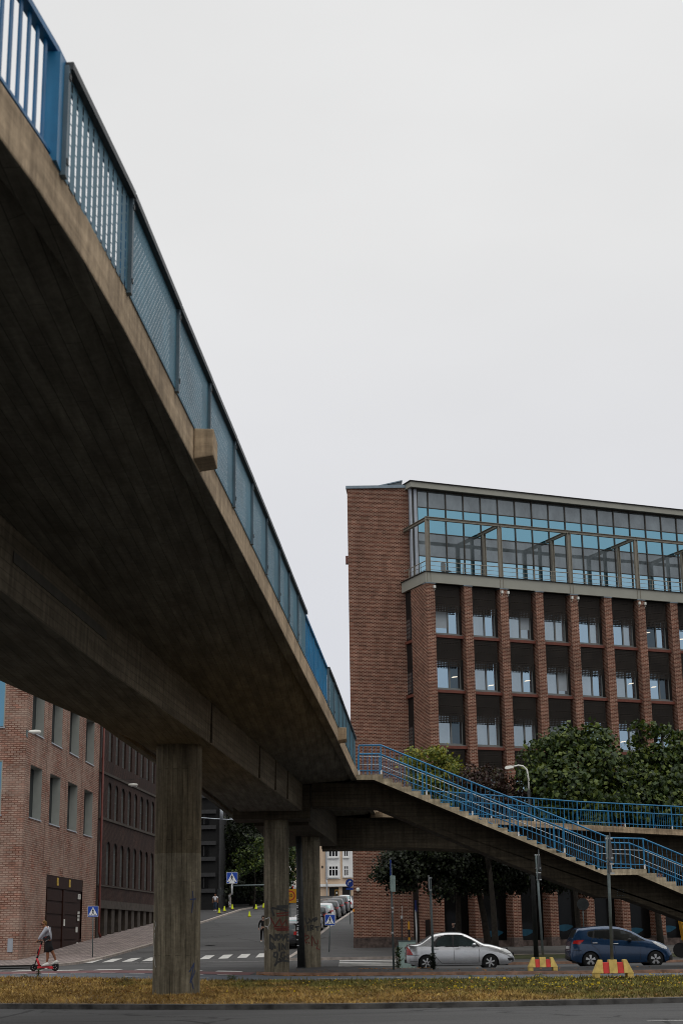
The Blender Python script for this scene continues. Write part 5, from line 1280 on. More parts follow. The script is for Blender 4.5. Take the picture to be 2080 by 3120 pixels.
# striped concrete barriers carrying sign poles
def barrier(label, px, py, Y, L, plab, ptop, pbase, plates):
    p = on_y(px, py, Y); x0 = p.x
    r = thing('striped_barrier', label, 'barrier', (x0, Y, p.z), 0, 'striped barrier feet'); h = .49*L/1.1; w_ = L/2; f = .13*L/1.1
    def seg(a, b, nm, mt, zt, inset=0.):
        za = f; ring = lambda x, sl: None
        xt = lambda x: x*(.70 if abs(x) > w_*.99 else 1.)
        q = MB().loft([[(a, -.22+inset, za), (b, -.22+inset, za), (b, .22-inset, za), (a, .22-inset, za)], [(xt(a), -.13+inset, zt), (xt(b), -.13+inset, zt), (xt(b), .13-inset, zt), (xt(a), .13-inset, zt)]])
        q.build(nm, mt, r, bevel=.012)
    b1, b2, b3 = w_*.52, w_*.17, w_
    seg(-w_, -b1, 'yellow_block', 'barrier_yellow', h); seg(-b2-.02, b2+.02, 'yellow_block', 'barrier_yellow', h); seg(b1, w_, 'yellow_block', 'barrier_yellow', h)
    seg(-b1+.001, -b2-.021, 'red_block', 'barrier_red', h-.07, .012); seg(b2+.021, b1-.001, 'red_block', 'barrier_red', h-.07, .012)
    for s_ in (-1, 1): MB().box(s_*w_*.985, s_*w_*.68, -.21, .21, 0, f-.001).build('foot', 'barrier_yellow', r, bevel=.01)
    po = on_y(*ptop, Y); pb = on_y(*pbase, Y)
    o = thing('sign_pole', plab, 'sign pole', (pb.x, Y, p.z+h-.12), 0, 'poles on the barriers')
    MB().tube([(0, 0, 0), (po.x-pb.x, 0, po.z-(p.z+h-.12))], .045, 10).build('pole', 'pole_grey', o, True)
    for (a, b, wd, ht, tri) in plates: 
        plate_on(o, pb, p.z+h-.12, a, b, Y, 0, wd, ht, 'sign_back', tri, radians(74))
    return o, pb, p.z+h-.12
o, pb, zb = barrier('smaller yellow and red striped barrier on the island between the two cars', 1652, 2958, 57.6, 1.04, 'leaning grey pole on the smaller barrier, warning triangle turned edge-on', (1632, 2603), (1653, 2915), [(1641, 2620, .85, .75, True), (1642, 2670, .6, .22, False)])
for yy_, xx_ in ((2605, 1632), (2645, 1635), (2659, 1636), (2680, 1638)): c = on_y(xx_+3, yy_, 57.6); MB().box(c.x-pb.x-.09, c.x-pb.x+.09, -.04, .04, c.z-zb-.02, c.z-zb+.02).build('clamp', 'handrail_metal', o)
o, pb, zb = barrier('larger yellow and red striped barrier on the grass strip before the blue hatchback', 1866, 2980, 46.2, 1.13, 'tall grey pole on the larger barrier, dark sign plates turned edge-on', (1848, 2545), (1863, 2926), [(1858, 2580, .9, .82, True), (1856, 2643, .62, .34, False)])
for yy_, xx_ in ((2555, 1848), (2614, 1851), (2632, 1852), (2661, 1854)): c = on_y(xx_+5, yy_, 46.2); MB().box(c.x-pb.x-.1, c.x-pb.x+.1, -.04, .04, c.z-zb-.025, c.z-zb+.025).build('clamp', 'handrail_metal', o)
# yellow traffic cones up the street
CONES = [((668, 2783), 'yellow traffic cone on the kerb nearest the dark sign pole'), ((684, 2777), 'yellow traffic cone second from the dark sign pole'), ((708, 2771), 'yellow traffic cone at the foot of the pale sticker post'), ((780, 2771), 'yellow traffic cone second from the graffiti column'), ((803, 2767), 'yellow traffic cone touching the edge of the graffiti column'), ((760, 2794), 'yellow traffic cone standing alone out in the road')]
def cone(lb, p):
    c = thing('traffic_cone', lb, 'cone', p, 0, 'yellow traffic cones')
    MB().lathe([(.15, .04), (.13, .1), (.04, .50), (.03, .53), (0, .53)], n=14).build('cone_body', 'cone_yellow', c, True); MB().box(-.2, .2, -.2, .2, 0, .039).build('foot', 'cone_foot', c); return c
for (a, lb) in CONES:
    p = on_ground(*a, .13 if a[0] not in (760,) else 0.); cone(lb, p)
# pale posts plastered with stickers by the park
for (x, y0, y1, lb, wd) in ((700, 2768, 2722, 'pale post plastered with stickers at the park edge', .17), (676, 2764, 2727, 'dark sticker-covered post left of the pale one', .12)):
    a, b = on_y(x, y0, 172), on_y(x, y1, 172); o = thing('sticker_post', lb, 'post', a, 0); MB().tube([(0, 0, -.3), (0, 0, b.z-a.z)], wd, 10).build('post', 'kerb' if wd > .15 else 'pole_grey', o)
    mb = MB()
    for i in range(14): z = rs.random()*(b.z-a.z)*.9; x_ = rs.uniform(-.1, .1); mb.box(x_-.06, x_+.06, -wd-.012, -wd+.02, z, z+.12)
    mb.build('sticker', 'sign_white' if wd > .15 else 'sign_teal', o)
# street luminaires: one on the corner wall, one hung on a span wire, one on a bent mast
def luminaire(label, L, loc, rz, extra=None):
    o = thing('street_lamp', label, 'street lamp', loc, rz, 'white street lamps')
    MB().loft([[(x, -w_, z0), (x, w_, z0), (x, w_*.8, z1), (x, -w_*.8, z1)] for x, w_, z0, z1 in ((0, .06, -.04, .04), (L*.12, .12, -.09, .07), (L*.6, .16, -.12, .09), (L*.95, .13, -.09, .06), (L, .05, -.04, .0))]).build('lamp_head', 'lamp_white', o, True)
    MB().box(L*.3, L*.9, -.1, .1, -.15, -.115).build('lamp_glass', 'lamp_clear', o); return o
p = on_y(88, 2229, 91); o = luminaire('white street lamp on a bracket at the corner of the pale red brick building', .72, p, radians(5)); MB().tube([(-.12, 0, -.15), (-.1, 0, .0), (.02, 0, .0)], .03, 6).box(-.14, -.08, -.05, .6, -.3, .1).build('bracket', 'pole_grey', o)
p = on_y(391, 2391, 118); o = luminaire('white street lamp hung on a wire before the old dark factory', .72, p, radians(-4)); MB().tube([(.3, 0, .09), (.3, 0, .4)], .015, 6).tube([(-16, .5, .9), (.3, 0, .4), (14, -1, 1.0)], .012, 5).build('span_wire', 'pole_dark', o)
Yl = 85.4; pts = [on_y(x, y, Yl) for x, y in ((1632, 2905), (1609, 2375), (1604, 2345), (1592, 2334), (1578, 2332), (1560, 2336))]
pts[0].z = .1; pts.insert(1, pts[0].lerp(pts[1], .94)); o = thing('street_lamp', 'white bent street lamp rising through the trees above the ramp', 'street lamp', pts[0], 0, 'white street lamps')
MB().tube([p-pts[0] for p in pts[:2]], [.13, .10], 12).build('mast_foot', 'pole_dark', o, True); MB().tube([p-pts[0] for p in pts[1:]], [.06, .055, .05, .045, .045, .04], 10).build('mast', 'lamp_white', o, True)
e_ = pts[-1]-pts[0]; MB().loft([[(e_.x+x, e_.y-w_, e_.z+z0), (e_.x+x, e_.y+w_, e_.z+z0), (e_.x+x, e_.y+w_*.7, e_.z+z1), (e_.x+x, e_.y-w_*.7, e_.z+z1)] for x, w_, z0, z1 in ((.05, .06, -.06, .04), (-.1, .13, -.1, .06), (-.35, .13, -.14, .03), (-.42, .06, -.1, -.02))]).build('lamp_head', 'lamp_white', o)
# white overhead-wire insulator tube and span wires seen above the street
p = on_y(675, 2455, 150); b = on_y(675, 2499, 150)
o = thing('wire_hanger', 'white hanging tube on span wires under the bridge gap', 'hanger', b, 0); MB().tube([(0, 0, 0), (0, 0, p.z-b.z)], .14, 10).build('tube', 'silver_panel', o, True)
a_, c_ = on_y(604, 2491, 150), on_y(738, 2499, 150); MB().tube([a_-b, on_y(675, 2496, 150)-b, c_-b], .045, 5).tube([on_y(700, 2493, 150)-b, on_y(732, 2498, 150)-b], .035, 5).build('span_wire', 'silver_panel', o)
# cargo bicycle with a yellow box at the right edge
p = on_y(2050, 2901, 80); cbk = thing('cargo_bicycle', 'yellow cargo bicycle parked at the right edge behind the blue car', 'bicycle', (p.x+.35, 80, gh(p.x, 80)+.12), 0)
def wheel(x, r, par):
    w_ = MB().lathe([(r-.03, -.025), (r, -.02), (r, .02), (r-.03, .025), (r-.035, 0)], (x, 0, r), 32, 'y').build('wheel', 'tyre', par, True); q = MB()
    for k in range(12): a = 2*pi*k/12; q.tube([(x, 0, r), (x+(r-.03)*cos(a), 0, r+(r-.03)*sin(a))], .004, 4)
    q.build('spokes', 'alloy', w_)
wheel(0, .36, cbk); wheel(1.9, .34, cbk)
MB().prism([(.15, 1.0), (.05, 1.75), (.2, 1.85), (1.5, 1.85), (1.5, .85), (.3, .72), (.15, .85)], -.4, .4).build('cargo_box', 'sign_yellow', cbk, bevel=.03)
MB().prism([(.16, 1.22), (.1, 1.62), (.25, 1.78), (1.3, 1.78), (1.3, 1.22)], -.41, -.401).build('cover', 'car_black', cbk)
MB().tube([(0, 0, .36), (.35, 0, .6), (1.0, 0, .42), (1.9, 0, .34)], .025, 8).tube([(1.0, 0, .42), (1.25, 0, .95)], .022, 8).build('frame', 'car_black', cbk, True)
# ================================================================ PEOPLE
M('skin_brown', (.20, .085, .042), .55, var=.12, scale=9); M('skin_pale', (.38, .23, .17), .55, var=.1, scale=9)
M('jumper_grey', (.30, .315, .35), .9, var=.14, scale=10, bump=.2); M('cloth_black', (.008, .008, .009), .9, var=.2); M('cloth_white', (.55, .54, .56), .9, var=.08)
M('denim', (.02, .035, .06), .9, var=.2); M('shoe_white', (.60, .60, .56), .7, var=.1, scale=14); M('hair_blond', (.16, .085, .025), .7, var=.6, scale=40, bump=.5); M('hair_dark', (.02, .012, .008), .7)
M('scooter_red', (.48, .014, .022), .35, var=.1, spec=.5); M('bag_black', (.010, .010, .011), .7); M('logo_red', (.45, .03, .02), .6)
def skin(name, J, E, root, mat, parent, sub=2):
    """one continuous skinned surface grown round a skeleton: J joint -> (x, y, z, radius)"""
    names = list(J); me = bpy.data.meshes.new(name)
    me.from_pydata([J[n][:3] for n in names], [(names.index(a), names.index(b)) for a, b in E], [])
    o = bpy.data.objects.new(name, me); COL.objects.link(o)
    md = o.modifiers.new('skin', 'SKIN'); md.use_smooth_shade = True
    ly = me.skin_vertices[0] if me.skin_vertices else None
    if ly is None:
        bm = bmesh.new(); bm.from_mesh(me); bm.verts.layers.skin.verify(); bm.to_mesh(me); bm.free(); ly = me.skin_vertices[0]
    for n, v in zip(names, ly.data):
        r = J[n][3]; v.radius = (r, r) if not isinstance(r, tuple) else r; v.use_root = (n == root)
    s_ = o.modifiers.new('smooth', 'SUBSURF'); s_.levels = sub; s_.render_levels = sub
    bpy.context.view_layer.update()
    m2 = bpy.data.meshes.new_from_object(o.evaluated_get(bpy.context.evaluated_depsgraph_get()))
    bpy.data.objects.remove(o)
    if not m2.uv_layers: m2.uv_layers.new(name='UVMap')
    q = bpy.data.objects.new(name, m2); COL.objects.link(q); m2.materials.clear(); m2.materials.append(MATS[mat]); q.parent = parent
    for p in m2.polygons: p.use_smooth = True
    return q
def fingers(J, E, wrist, palm, d, curl, side):
    """five separate bent fingers rooted in the palm"""
    p = Vector(J[palm][:3]); d = Vector(d).normalized(); c = Vector(curl).normalized(); s_ = Vector(side).normalized()
    for i, (o_, l) in enumerate(((-.03, .062), (-.01, .075), (.01, .07), (.03, .055))):
        a = p+s_*o_+d*.02; b = a+d*l*.45+c*l*.15; e = b+d*l*.1+c*l*.5
        for k, (q, r) in enumerate(((a, .011), (b, .0095), (e, .008))): J[f'{palm}f{i}{k}'] = (*q, r)
        E += [(palm, f'{palm}f{i}0'), (f'{palm}f{i}0', f'{palm}f{i}1'), (f'{palm}f{i}1', f'{palm}f{i}2')]
    a = p-s_*.035-d*.005; b = a-s_*.02+d*.035+c*.02
    J[palm+'t0'] = (*a, .012); J[palm+'t1'] = (*b, .009); E += [(palm, palm+'t0'), (palm+'t0', palm+'t1')]
def shoe(pts, w_, mat, parent, name='shoe'):
    """pts: side outline stations (x, y, z_sole, z_top, halfwidth)"""
    return MB().loft([[(x, y-h, z0), (x, y+h, z0), (x, y+h*.8, z1), (x, y-h*.8, z1)] for x, y, z0, z1, h in pts]).build(name, mat, parent, True)
# ---- the scooter and its rider, crossing from right to left
PS = on_z(103, 2962, .19); YS = PS.y
gz = gh(PS.x, YS)+.02
sc = thing('electric_scooter', 'red electric kick scooter carrying the rider across the bike crossing', 'scooter', (PS.x, YS, gz), 0)
q_ = lambda x, y: ((x-415)/804, (1790-y)/804)
for nm, (x, z), r in (('wheel', q_(415, 1680), .137), ('wheel', q_(1090, 1672), .137)):
    w_ = MB().lathe([(r*.55, -.03), (r*.9, -.035), (r, -.02), (r, .02), (r*.9, .035), (r*.55, .03)], (x, 0, r), 28, 'y').build(nm, 'tyre', sc, True)
    MB().lathe([(0, -.03), (r*.3, -.03), (r*.58, -.015), (r*.58, .015), (r*.3, .03), (0, .03)], (x, 0, r), 18, 'y').build('hub', 'dark_steel', w_)
    b = MB()
    for k in range(5): a = 2*pi*k/5; b.box(x+.055*cos(a)-.012, x+.055*cos(a)+.012, -.037, -.03, r+.055*sin(a)-.012, r+.055*sin(a)+.012)
    b.build('hub_plate', 'alloy', w_)
def tb(nm, pts, r, mt, y=0.): return MB().tube([(q_(a, b)[0], y, q_(a, b)[1]) for a, b in pts], r, 10).build(nm, mt, sc, True)
MB().prism([q_(540, 1640), q_(1010, 1640), q_(1040, 1720), q_(540, 1720)], -.085, .085).build('deck', 'scooter_red', sc, bevel=.012)
MB().box(q_(560, 0)[0], q_(980, 0)[0], -.075, .075, q_(0, 1638)[1]-.0, q_(0, 1630)[1]).box(q_(640, 0)[0], q_(900, 0)[0], -.089, -.0851, .095, .125).build('grip_mat', 'car_black', sc)
MB().box(q_(775, 0)[0], q_(860, 0)[0], -.092, -.0892, .085, .125).build('deck_badge', 'lamp_white', sc)
tb('frame_neck', [(505, 1390), (600, 1660)], [.04, .048], 'scooter_red'); tb('steering_tube', [(530, 1330), (622, 985)], .032, 'scooter_red'); tb('tube_collar', [(510, 1390), (535, 1310)], .04, 'car_black')
tb('battery', [(525, 1260), (550, 1110)], .035, 'car_black'); tb('fork', [(480, 1500), (505, 1400)], .03, 'car_black')
for y in (-.05, .05): tb('fork_leg', [(415, 1680), (475, 1500)], .014, 'car_black', y)
tb('head_tube', [(622, 985), (650, 880)], .036, 'car_black')
hx, hz2 = q_(600, 885); MB().tube([(hx+.03, 0, hz2), (hx, -.12, hz2+.0), (hx-.08, -.27, hz2-.03)], .016, 8).tube([(hx+.03, 0, hz2), (hx, .12, hz2), (hx-.08, .27, hz2-.03)], .016, 8).build('handlebar', 'car_black', sc, True)
MB().prism([q_(985, 1600), q_(1180, 1560), q_(1200, 1640), q_(1185, 1650), q_(1160, 1590), q_(1000, 1640)], -.06, .06).build('rear_fender', 'car_black', sc)
rd = thing('person', 'person in grey jumper and black shorts riding the red scooter, black bag at the hip', 'person', (PS.x, YS, gz), 0)
def j(x, y, yy_, r): a, b = q_(x, y); return (a, yy_, b, r)
J = {'pel': j(860, 960, 0, .135), 'wai': j(845, 800, 0, .12), 'che': j(815, 610, 0, .135), 'sho': j(785, 490, 0, .10), 'nek': j(728, 440, 0, .055), 'hea': j(690, 400, 0, .075), 'hd2': j(672, 345, 0, .098), 'hd3': j(690, 310, 0, .078), 'jaw': j(648, 420, 0, .045), 'nos': j(612, 385, 0, .016)}
E = [('pel', 'wai'), ('wai', 'che'), ('che', 'sho'), ('sho', 'nek'), ('nek', 'hea'), ('hea', 'hd2'), ('hd2', 'hd3'), ('hea', 'jaw'), ('hd2', 'nos')]
for s_, sx in (('l', -1), ('r', 1)):
    J['sh'+s_] = j(800, 510, sx*.19, .062); J['el'+s_] = j(665, 700, sx*.27, .047); J['wr'+s_] = j(548, 865, sx*.25, .030); J['ha'+s_] = j(520, 890, sx*.24, .030)
    E += [('sho', 'sh'+s_), ('sh'+s_, 'el'+s_), ('el'+s_, 'wr'+s_), ('wr'+s_, 'ha'+s_)]
    fingers(J, E, 'wr'+s_, 'ha'+s_, (-.8, 0, -.3), (.3, 0, -1), (0, 1, 0))
for s_, sx, kn, an, tx in (('l', -1, (845, 1270), (832, 1530), 760), ('r', 1, (985, 1240), (1085, 1470), 1010)):
    J['hp'+s_] = j(868, 1010, sx*.09, .10); J['kn'+s_] = j(*kn, sx*.09, .060); J['ca'+s_] = j(kn[0]+(an[0]-kn[0])*.35+(18 if sx < 0 else 10), lerp(kn[1], an[1], .35), sx*.09, .056); J['an'+s_] = j(*an, sx*.085, .036); J['to'+s_] = j(tx, an[1]+80, sx*.085, .033)
    E += [('pel', 'hp'+s_), ('hp'+s_, 'kn'+s_), ('kn'+s_, 'ca'+s_), ('ca'+s_, 'an'+s_), ('an'+s_, 'to'+s_)]
skin('body', J, E, 'pel', 'skin_brown', rd)
K = {'wai': j(852, 900, 0, .150), 'mid': j(842, 740, 0, .150), 'che': j(822, 600, 0, .158), 'sho': j(795, 500, 0, .115), 'col': j(745, 455, 0, .062)}
E = [('wai', 'mid'), ('mid', 'che'), ('che', 'sho'), ('sho', 'col')]
for s_, sx in (('l', -1), ('r', 1)):
    K['sh'+s_] = j(798, 520, sx*.195, .088); K['el'+s_] = j(672, 700, sx*.275, .070); K['cu'+s_] = j(570, 845, sx*.255, .050)
    E += [('sho', 'sh'+s_), ('sh'+s_, 'el'+s_), ('el'+s_, 'cu'+s_)]
skin('jumper', K, E, 'che', 'jumper_grey', rd)
K = {'top': j(848, 800, 0, .142), 'pel': j(860, 960, 0, .165)}; E = [('top', 'pel')]
for s_, sx, kn in (('l', -1, (845, 1240)), ('r', 1, (965, 1200))):
    K['hp'+s_] = j(862, 1040, sx*.09, .128); K['kn'+s_] = j(*kn, sx*.095, .105); E += [('pel', 'hp'+s_), ('hp'+s_, 'kn'+s_)]
skin('shorts', K, E, 'pel', 'cloth_black', rd)
K = {'a': j(650, 305, 0, .045), 'b': j(685, 290, 0, .075), 'c': j(725, 320, 0, .085), 'd': j(750, 370, 0, .062), 'e': j(772, 400, 0, .035), 'f': j(752, 275, 0, .045)}
skin('hair', K, [('a', 'b'), ('b', 'c'), ('c', 'd'), ('d', 'e'), ('c', 'f')], 'c', 'hair_blond', rd)
a, b = q_(612, 362); MB().box(a-.005, a+.05, -.075, .075, b-.018, b+.018).box(a+.03, a+.12, -.092, -.08, b-.006, b+.008).build('glasses', 'car_black', rd)
for s_, pts in ((-1, [(665, 1640, 1625, .03), (720, 1640, 1580, .045), (790, 1640, 1545, .046), (850, 1636, 1520, .04), (893, 1630, 1560, .035)]), (1, [(945, 1595, 1575, .03), (1000, 1600, 1530, .045), (1060, 1580, 1480, .046), (1110, 1560, 1462, .042), (1168, 1545, 1490, .036)])):
    shoe([(q_(x, 0)[0], s_*.085, q_(0, z0)[1], q_(0, z1)[1], h) for x, z0, z1, h in pts], 0, 'shoe_white', rd)
bag = thing('shoulder_bag', 'black shoulder bag with red mark hanging at the scooter rider\'s hip', 'bag', (PS.x, YS, gz), 0)
MB().prism([q_(705, 770), q_(900, 700), q_(945, 790), q_(935, 830), q_(740, 885), q_(715, 850)], -.235, -.165).build('bag_body', 'bag_black', bag, bevel=.02)
MB().prism([q_(765, 765), q_(822, 745), q_(825, 760), q_(768, 778)], -.24, -.2355).build('logo', 'logo_red', bag); MB().prism([q_(785, 880), q_(888, 832), q_(888, 840), q_(786, 888)], -.24, -.2355).build('zip', 'handrail_metal', bag)
MB().tube([(q_(a, b)[0], y, q_(a, b)[1]) for a, b, y in ((930, 800, -.2), (915, 640, -.19), (880, 520, -.16), (838, 430, -.07), (790, 440, .05))], .013, 6).build('strap', 'cloth_white', bag, True)
# ---- three people further off
def standing(label, foot, rz, H, top_m, leg_m, skin_m, hair_m, sleeves=True, phone=False, stride=.12, cap=None, shoes='shoe_white', bald=False):
    r = thing('person', label, 'person', foot, rz); k = H/1.75
    S3 = lambda x, y, z, rr: (x*k, y*k, z*k, rr*k)
    J = {'pel': S3(0, 0, .95, .12), 'wai': S3(0, .0, 1.12, .11), 'che': S3(0, .02, 1.30, .125), 'sho': S3(0, .01, 1.43, .085), 'nek': S3(0, -.01, 1.50, .05), 'hea': S3(0, -.02, 1.58, .078), 'hd2': S3(0, -.02, 1.65, .088), 'hd3': S3(0, -.01, 1.69, .06), 'nos': S3(0, -.115, 1.61, .015)}
    E = [('pel', 'wai'), ('wai', 'che'), ('che', 'sho'), ('sho', 'nek'), ('nek', 'hea'), ('hea', 'hd2'), ('hd2', 'hd3'), ('hd2', 'nos')]
    T = {'w': S3(0, 0, .98, .145), 'm': S3(0, .01, 1.15, .14), 'che': S3(0, .02, 1.30, .148), 'sho': S3(0, .01, 1.43, .10)}; TE = [('w', 'm'), ('m', 'che'), ('che', 'sho')]
    P = {'top': S3(0, 0, 1.0, .135), 'pel': S3(0, 0, .93, .15)}; PE = [('top', 'pel')]
    for s_, sx in (('l', 1), ('r', -1)):
        up_ = phone and s_ == 'l'
        el = S3(sx*.27, .02, 1.16, .043); wr = S3(sx*.29, -.05, .92, .028); ha = S3(sx*.29, -.07, .84, .03)
        if up_: el = S3(sx*.30, -.08, 1.22, .043); wr = S3(sx*.17, -.16, 1.42, .028); ha = S3(sx*.13, -.13, 1.50, .03)
        J['sh'+s_] = S3(sx*.18, .01, 1.41, .058); J['el'+s_] = el; J['wr'+s_] = wr; J['ha'+s_] = ha
        E += [('sho', 'sh'+s_), ('sh'+s_, 'el'+s_), ('el'+s_, 'wr'+s_), ('wr'+s_, 'ha'+s_)]; fingers(J, E, 'wr'+s_, 'ha'+s_, (0, -.1, 1 if up_ else -1), (-sx, -.2, 0), (0, 1, 0))
        T['sh'+s_] = S3(sx*.18, .01, 1.41, .08); TE.append(('sho', 'sh'+s_)); T['el'+s_] = (*el[:3], .062*k) if sleeves else S3(sx*.24, .015, 1.25, .075); TE.append(('sh'+s_, 'el'+s_))
        if sleeves: T['cu'+s_] = (*[lerp(el[i], wr[i], .9) for i in range(3)], .042*k); TE.append(('el'+s_, 'cu'+s_))
        st = stride*(1 if s_ == 'l' else -1)
        for D_, DE, f in ((J, E, 1.), (P, PE, 1.28)):
            D_['hp'+s_] = S3(sx*.09, 0, .86, .085*f); D_['kn'+s_] = S3(sx*.10, -st*.7-.02, .50, .058*f); D_['an'+s_] = S3(sx*.10, -st+ .02, .09 if f == 1 else .12, .038*f*1.2)
            DE += [('pel', 'hp'+s_), ('hp'+s_, 'kn'+s_), ('kn'+s_, 'an'+s_)]
        J['to'+s_] = S3(sx*.11, -st-.11, .045, .03); E.append(('an'+s_, 'to'+s_))
        MB().loft([[((sx*.105-h)*k, (-st+y)*k, 0), ((sx*.105+h)*k, (-st+y)*k, 0), ((sx*.105+h*.8)*k, (-st+y)*k, z*k), ((sx*.105-h*.8)*k, (-st+y)*k, z*k)] for y, z, h in ((.09, .07, .035), (.03, .11, .045), (-.08, .08, .05), (-.16, .04, .035))]).build('shoe', shoes, r, True)
    skin('body', J, E, 'pel', skin_m, r); skin('shirt', T, TE, 'che', top_m, r); skin('trousers', P, PE, 'pel', leg_m, r)
    if not bald: skin('hair' if not cap else 'cap', {'a': S3(0, -.04, 1.69, .075), 'b': S3(0, .02, 1.69, .085), 'c': S3(0, .05, 1.62, .06)}, [('a', 'b'), ('b', 'c')], 'b', hair_m, r)
    else: skin('hair', {'a': S3(0, .03, 1.68, .075), 'b': S3(0, .06, 1.62, .06)}, [('a', 'b')], 'a', hair_m, r)
    return r
p = on_ground(801, 2871); bp_ = standing('person in black with flat cap walking down the street beside the graffiti column', p, radians(12), 1.72, 'cloth_black', 'cloth_black', 'skin_pale', 'cloth_black', phone=True, cap=True)
b2 = thing('paper_bag', 'pale lilac carrier bag held by the person in black', 'bag', (p.x+.36, p.y-.15, p.z+.5), 0); MB().loft([[(x, -.05, z), (x2, -.05, z), (x2, .05, z), (x, .05, z)] for x, x2, z in ((-.11, .09, 0), (-.13, .12, .2), (-.10, .10, .36))]).build('bag_body', 'cloth_white', b2); MB().tube([(-.08, 0, .36), (0, 0, .46), (.08, 0, .36)], .008, 5).build('handle', 'cloth_white', b2)
p = on_ground(656, 2775, .12); standing('person in white T-shirt and jeans standing under the dark park trees', p, radians(-10), 1.70, 'cloth_white', 'denim', 'skin_brown', 'hair_dark', sleeves=False, stride=.06)
p = on_y(1381, 2812, 92.6); standing('man in black with short grey hair behind the roof of the silver saloon', (p.x, 92.6, p.z-1.71), radians(-80), 1.75, 'cloth_black', 'cloth_black', 'skin_pale', 'kerb', bald=True)

# ================================================================ TREES AND GROUND COVER
leafmat('leaf_green', (.008, .019, .004), (.030, .056, .008), (.11, .14, .02)); leafmat('leaf_yellow', (.05, .075, .008), (.13, .155, .016), (.28, .25, .03))
leafmat('leaf_red', (.022, .010, .010), (.045, .020, .016), (.040, .040, .014)); leafmat('leaf_dark', (.003, .006, .002), (.007, .012, .003), (.024, .036, .009))  # leaf_dark: shade of park and bridge put into the leaf colour
M('bark', (.022, .018, .014), .95, var=.4, scale=8, bump=.5)
def leaves(rng, blobs, n, size, clump=.45, sag=.25):
    """leaf-sized faces gathered in clumps on and inside a set of ellipsoids"""
    mb = MB(); tot = sum(b[3]**2*b[4] if len(b) > 4 else b[3]**2 for b in blobs)
    for b in blobs:
        x, y, z, r = b[:4]; wgt = b[4] if len(b) > 4 else 1.; m = int(n*r*r*wgt/tot); cn = max(5, int(m/26)); done = 0
        while done < m:
            u = rng.uniform(-1, 1); t = rng.uniform(0, 2*pi); s_ = sqrt(1-u*u); k = r*(.45+.6*rng.random()**.5)
            c = Vector((x+s_*cos(t)*k, y+s_*sin(t)*k, z+u*k*.85)); q = int(rng.uniform(14, 34)); cr = clump*rng.uniform(.5, 1.25)
            d0 = Vector((s_*cos(t), s_*sin(t), u*.6+.35)).normalized()
            for i in range(q):
                o = Vector((rng.gauss(0, 1), rng.gauss(0, 1), rng.gauss(0, .55)))*cr*.55; p = c+o; p.z -= sag*o.xy.length
                nrm = (d0+Vector((rng.gauss(0, .6), rng.gauss(0, .6), rng.gauss(0, .5)))).normalized()
                a = nrm.cross(Vector((rng.random()-.5, rng.random()-.5, rng.random()-.5))).normalized(); bb_ = nrm.cross(a)
                l = size*rng.uniform(.6, 1.3); w_ = l*.8
                mb.poly([p-a*l*.5, p-a*l*.05+bb_*w_*.5-nrm*l*.08, p+a*l*.5, p-a*l*.05-bb_*w_*.5-nrm*l*.08])
            done += q
    return mb
def tree(name, label, base, blobs, n, size, mat, trunk_r, top, seed, group=None, clump=.45, lean=(0, 0)):
    rng = random.Random(seed); r = thing(name, label, 'tree', base, 0, group); bs = [(b[0]-base[0], b[1]-base[1], b[2]-base[2], *b[3:]) for b in blobs]
    leaves(rng, bs, n, size, clump).build('crown', mat, r, recalc=False)
    tk = MB(); h = top-base[2]; pts = [(lean[0]*t+.08*sin(t*5+seed), lean[1]*t, h*t) for t in (0, .12, .3, .5, .7, 1)]
    tk.tube(pts, [trunk_r*k for k in (1.35, 1.05, .9, .75, .55, .3)], 10)
    for b in bs:
        t0 = .45+.3*rng.random(); s0 = Vector((lean[0]*t0, lean[1]*t0, h*t0)); e = Vector(b[:3]); mid = s0.lerp(e, .5)+Vector((0, 0, .25))
        tk.tube([s0, mid, e], [trunk_r*.45, trunk_r*.3, trunk_r*.1], 7)
        for _ in range(3):
            e2 = e+Vector((rng.gauss(0, .6), rng.gauss(0, .6), rng.gauss(0, .5)))*b[3]*.8; tk.tube([mid.lerp(e, .6), e2], [trunk_r*.14, trunk_r*.05], 5)
    tk.build('trunk', 'bark', r, True)
    return r
def B(px, py, Y, rpx, wgt=1.):
    p = on_y(px, py, Y); return (p.x, p.y, p.z, rpx*Y*.98/FPX, wgt)
def gb(px, Y): p = on_y(px, 2880, Y); return (p.x, Y, gh(p.x, Y)+.05)
tree('maple_tree', 'yellowish green maple behind the top of the stairs, its lower branches under the bridge', gb(1400, 90), [B(1262, 2312, 87, 36, .8), B(1325, 2290, 87, 34, .7), B(1300, 2370, 87.5, 55), B(1360, 2345, 88, 48), B(1385, 2420, 88, 60)], 5200, .19, 'leaf_yellow', .16, 10.5, 11, 'street trees', .5)
tree('plum_tree', 'dark red leaved tree between the yellowish maple and the large green tree', gb(1512, 87), [B(1430, 2365, 86.5, 42), B(1490, 2375, 86.5, 48), B(1545, 2400, 87, 45), B(1455, 2440, 87, 60), B(1530, 2470, 87, 60), B(1600, 2440, 87, 45)], 6500, .17, 'leaf_red', .17, 9.0, 12, 'street trees', .45, (-.55, .2))
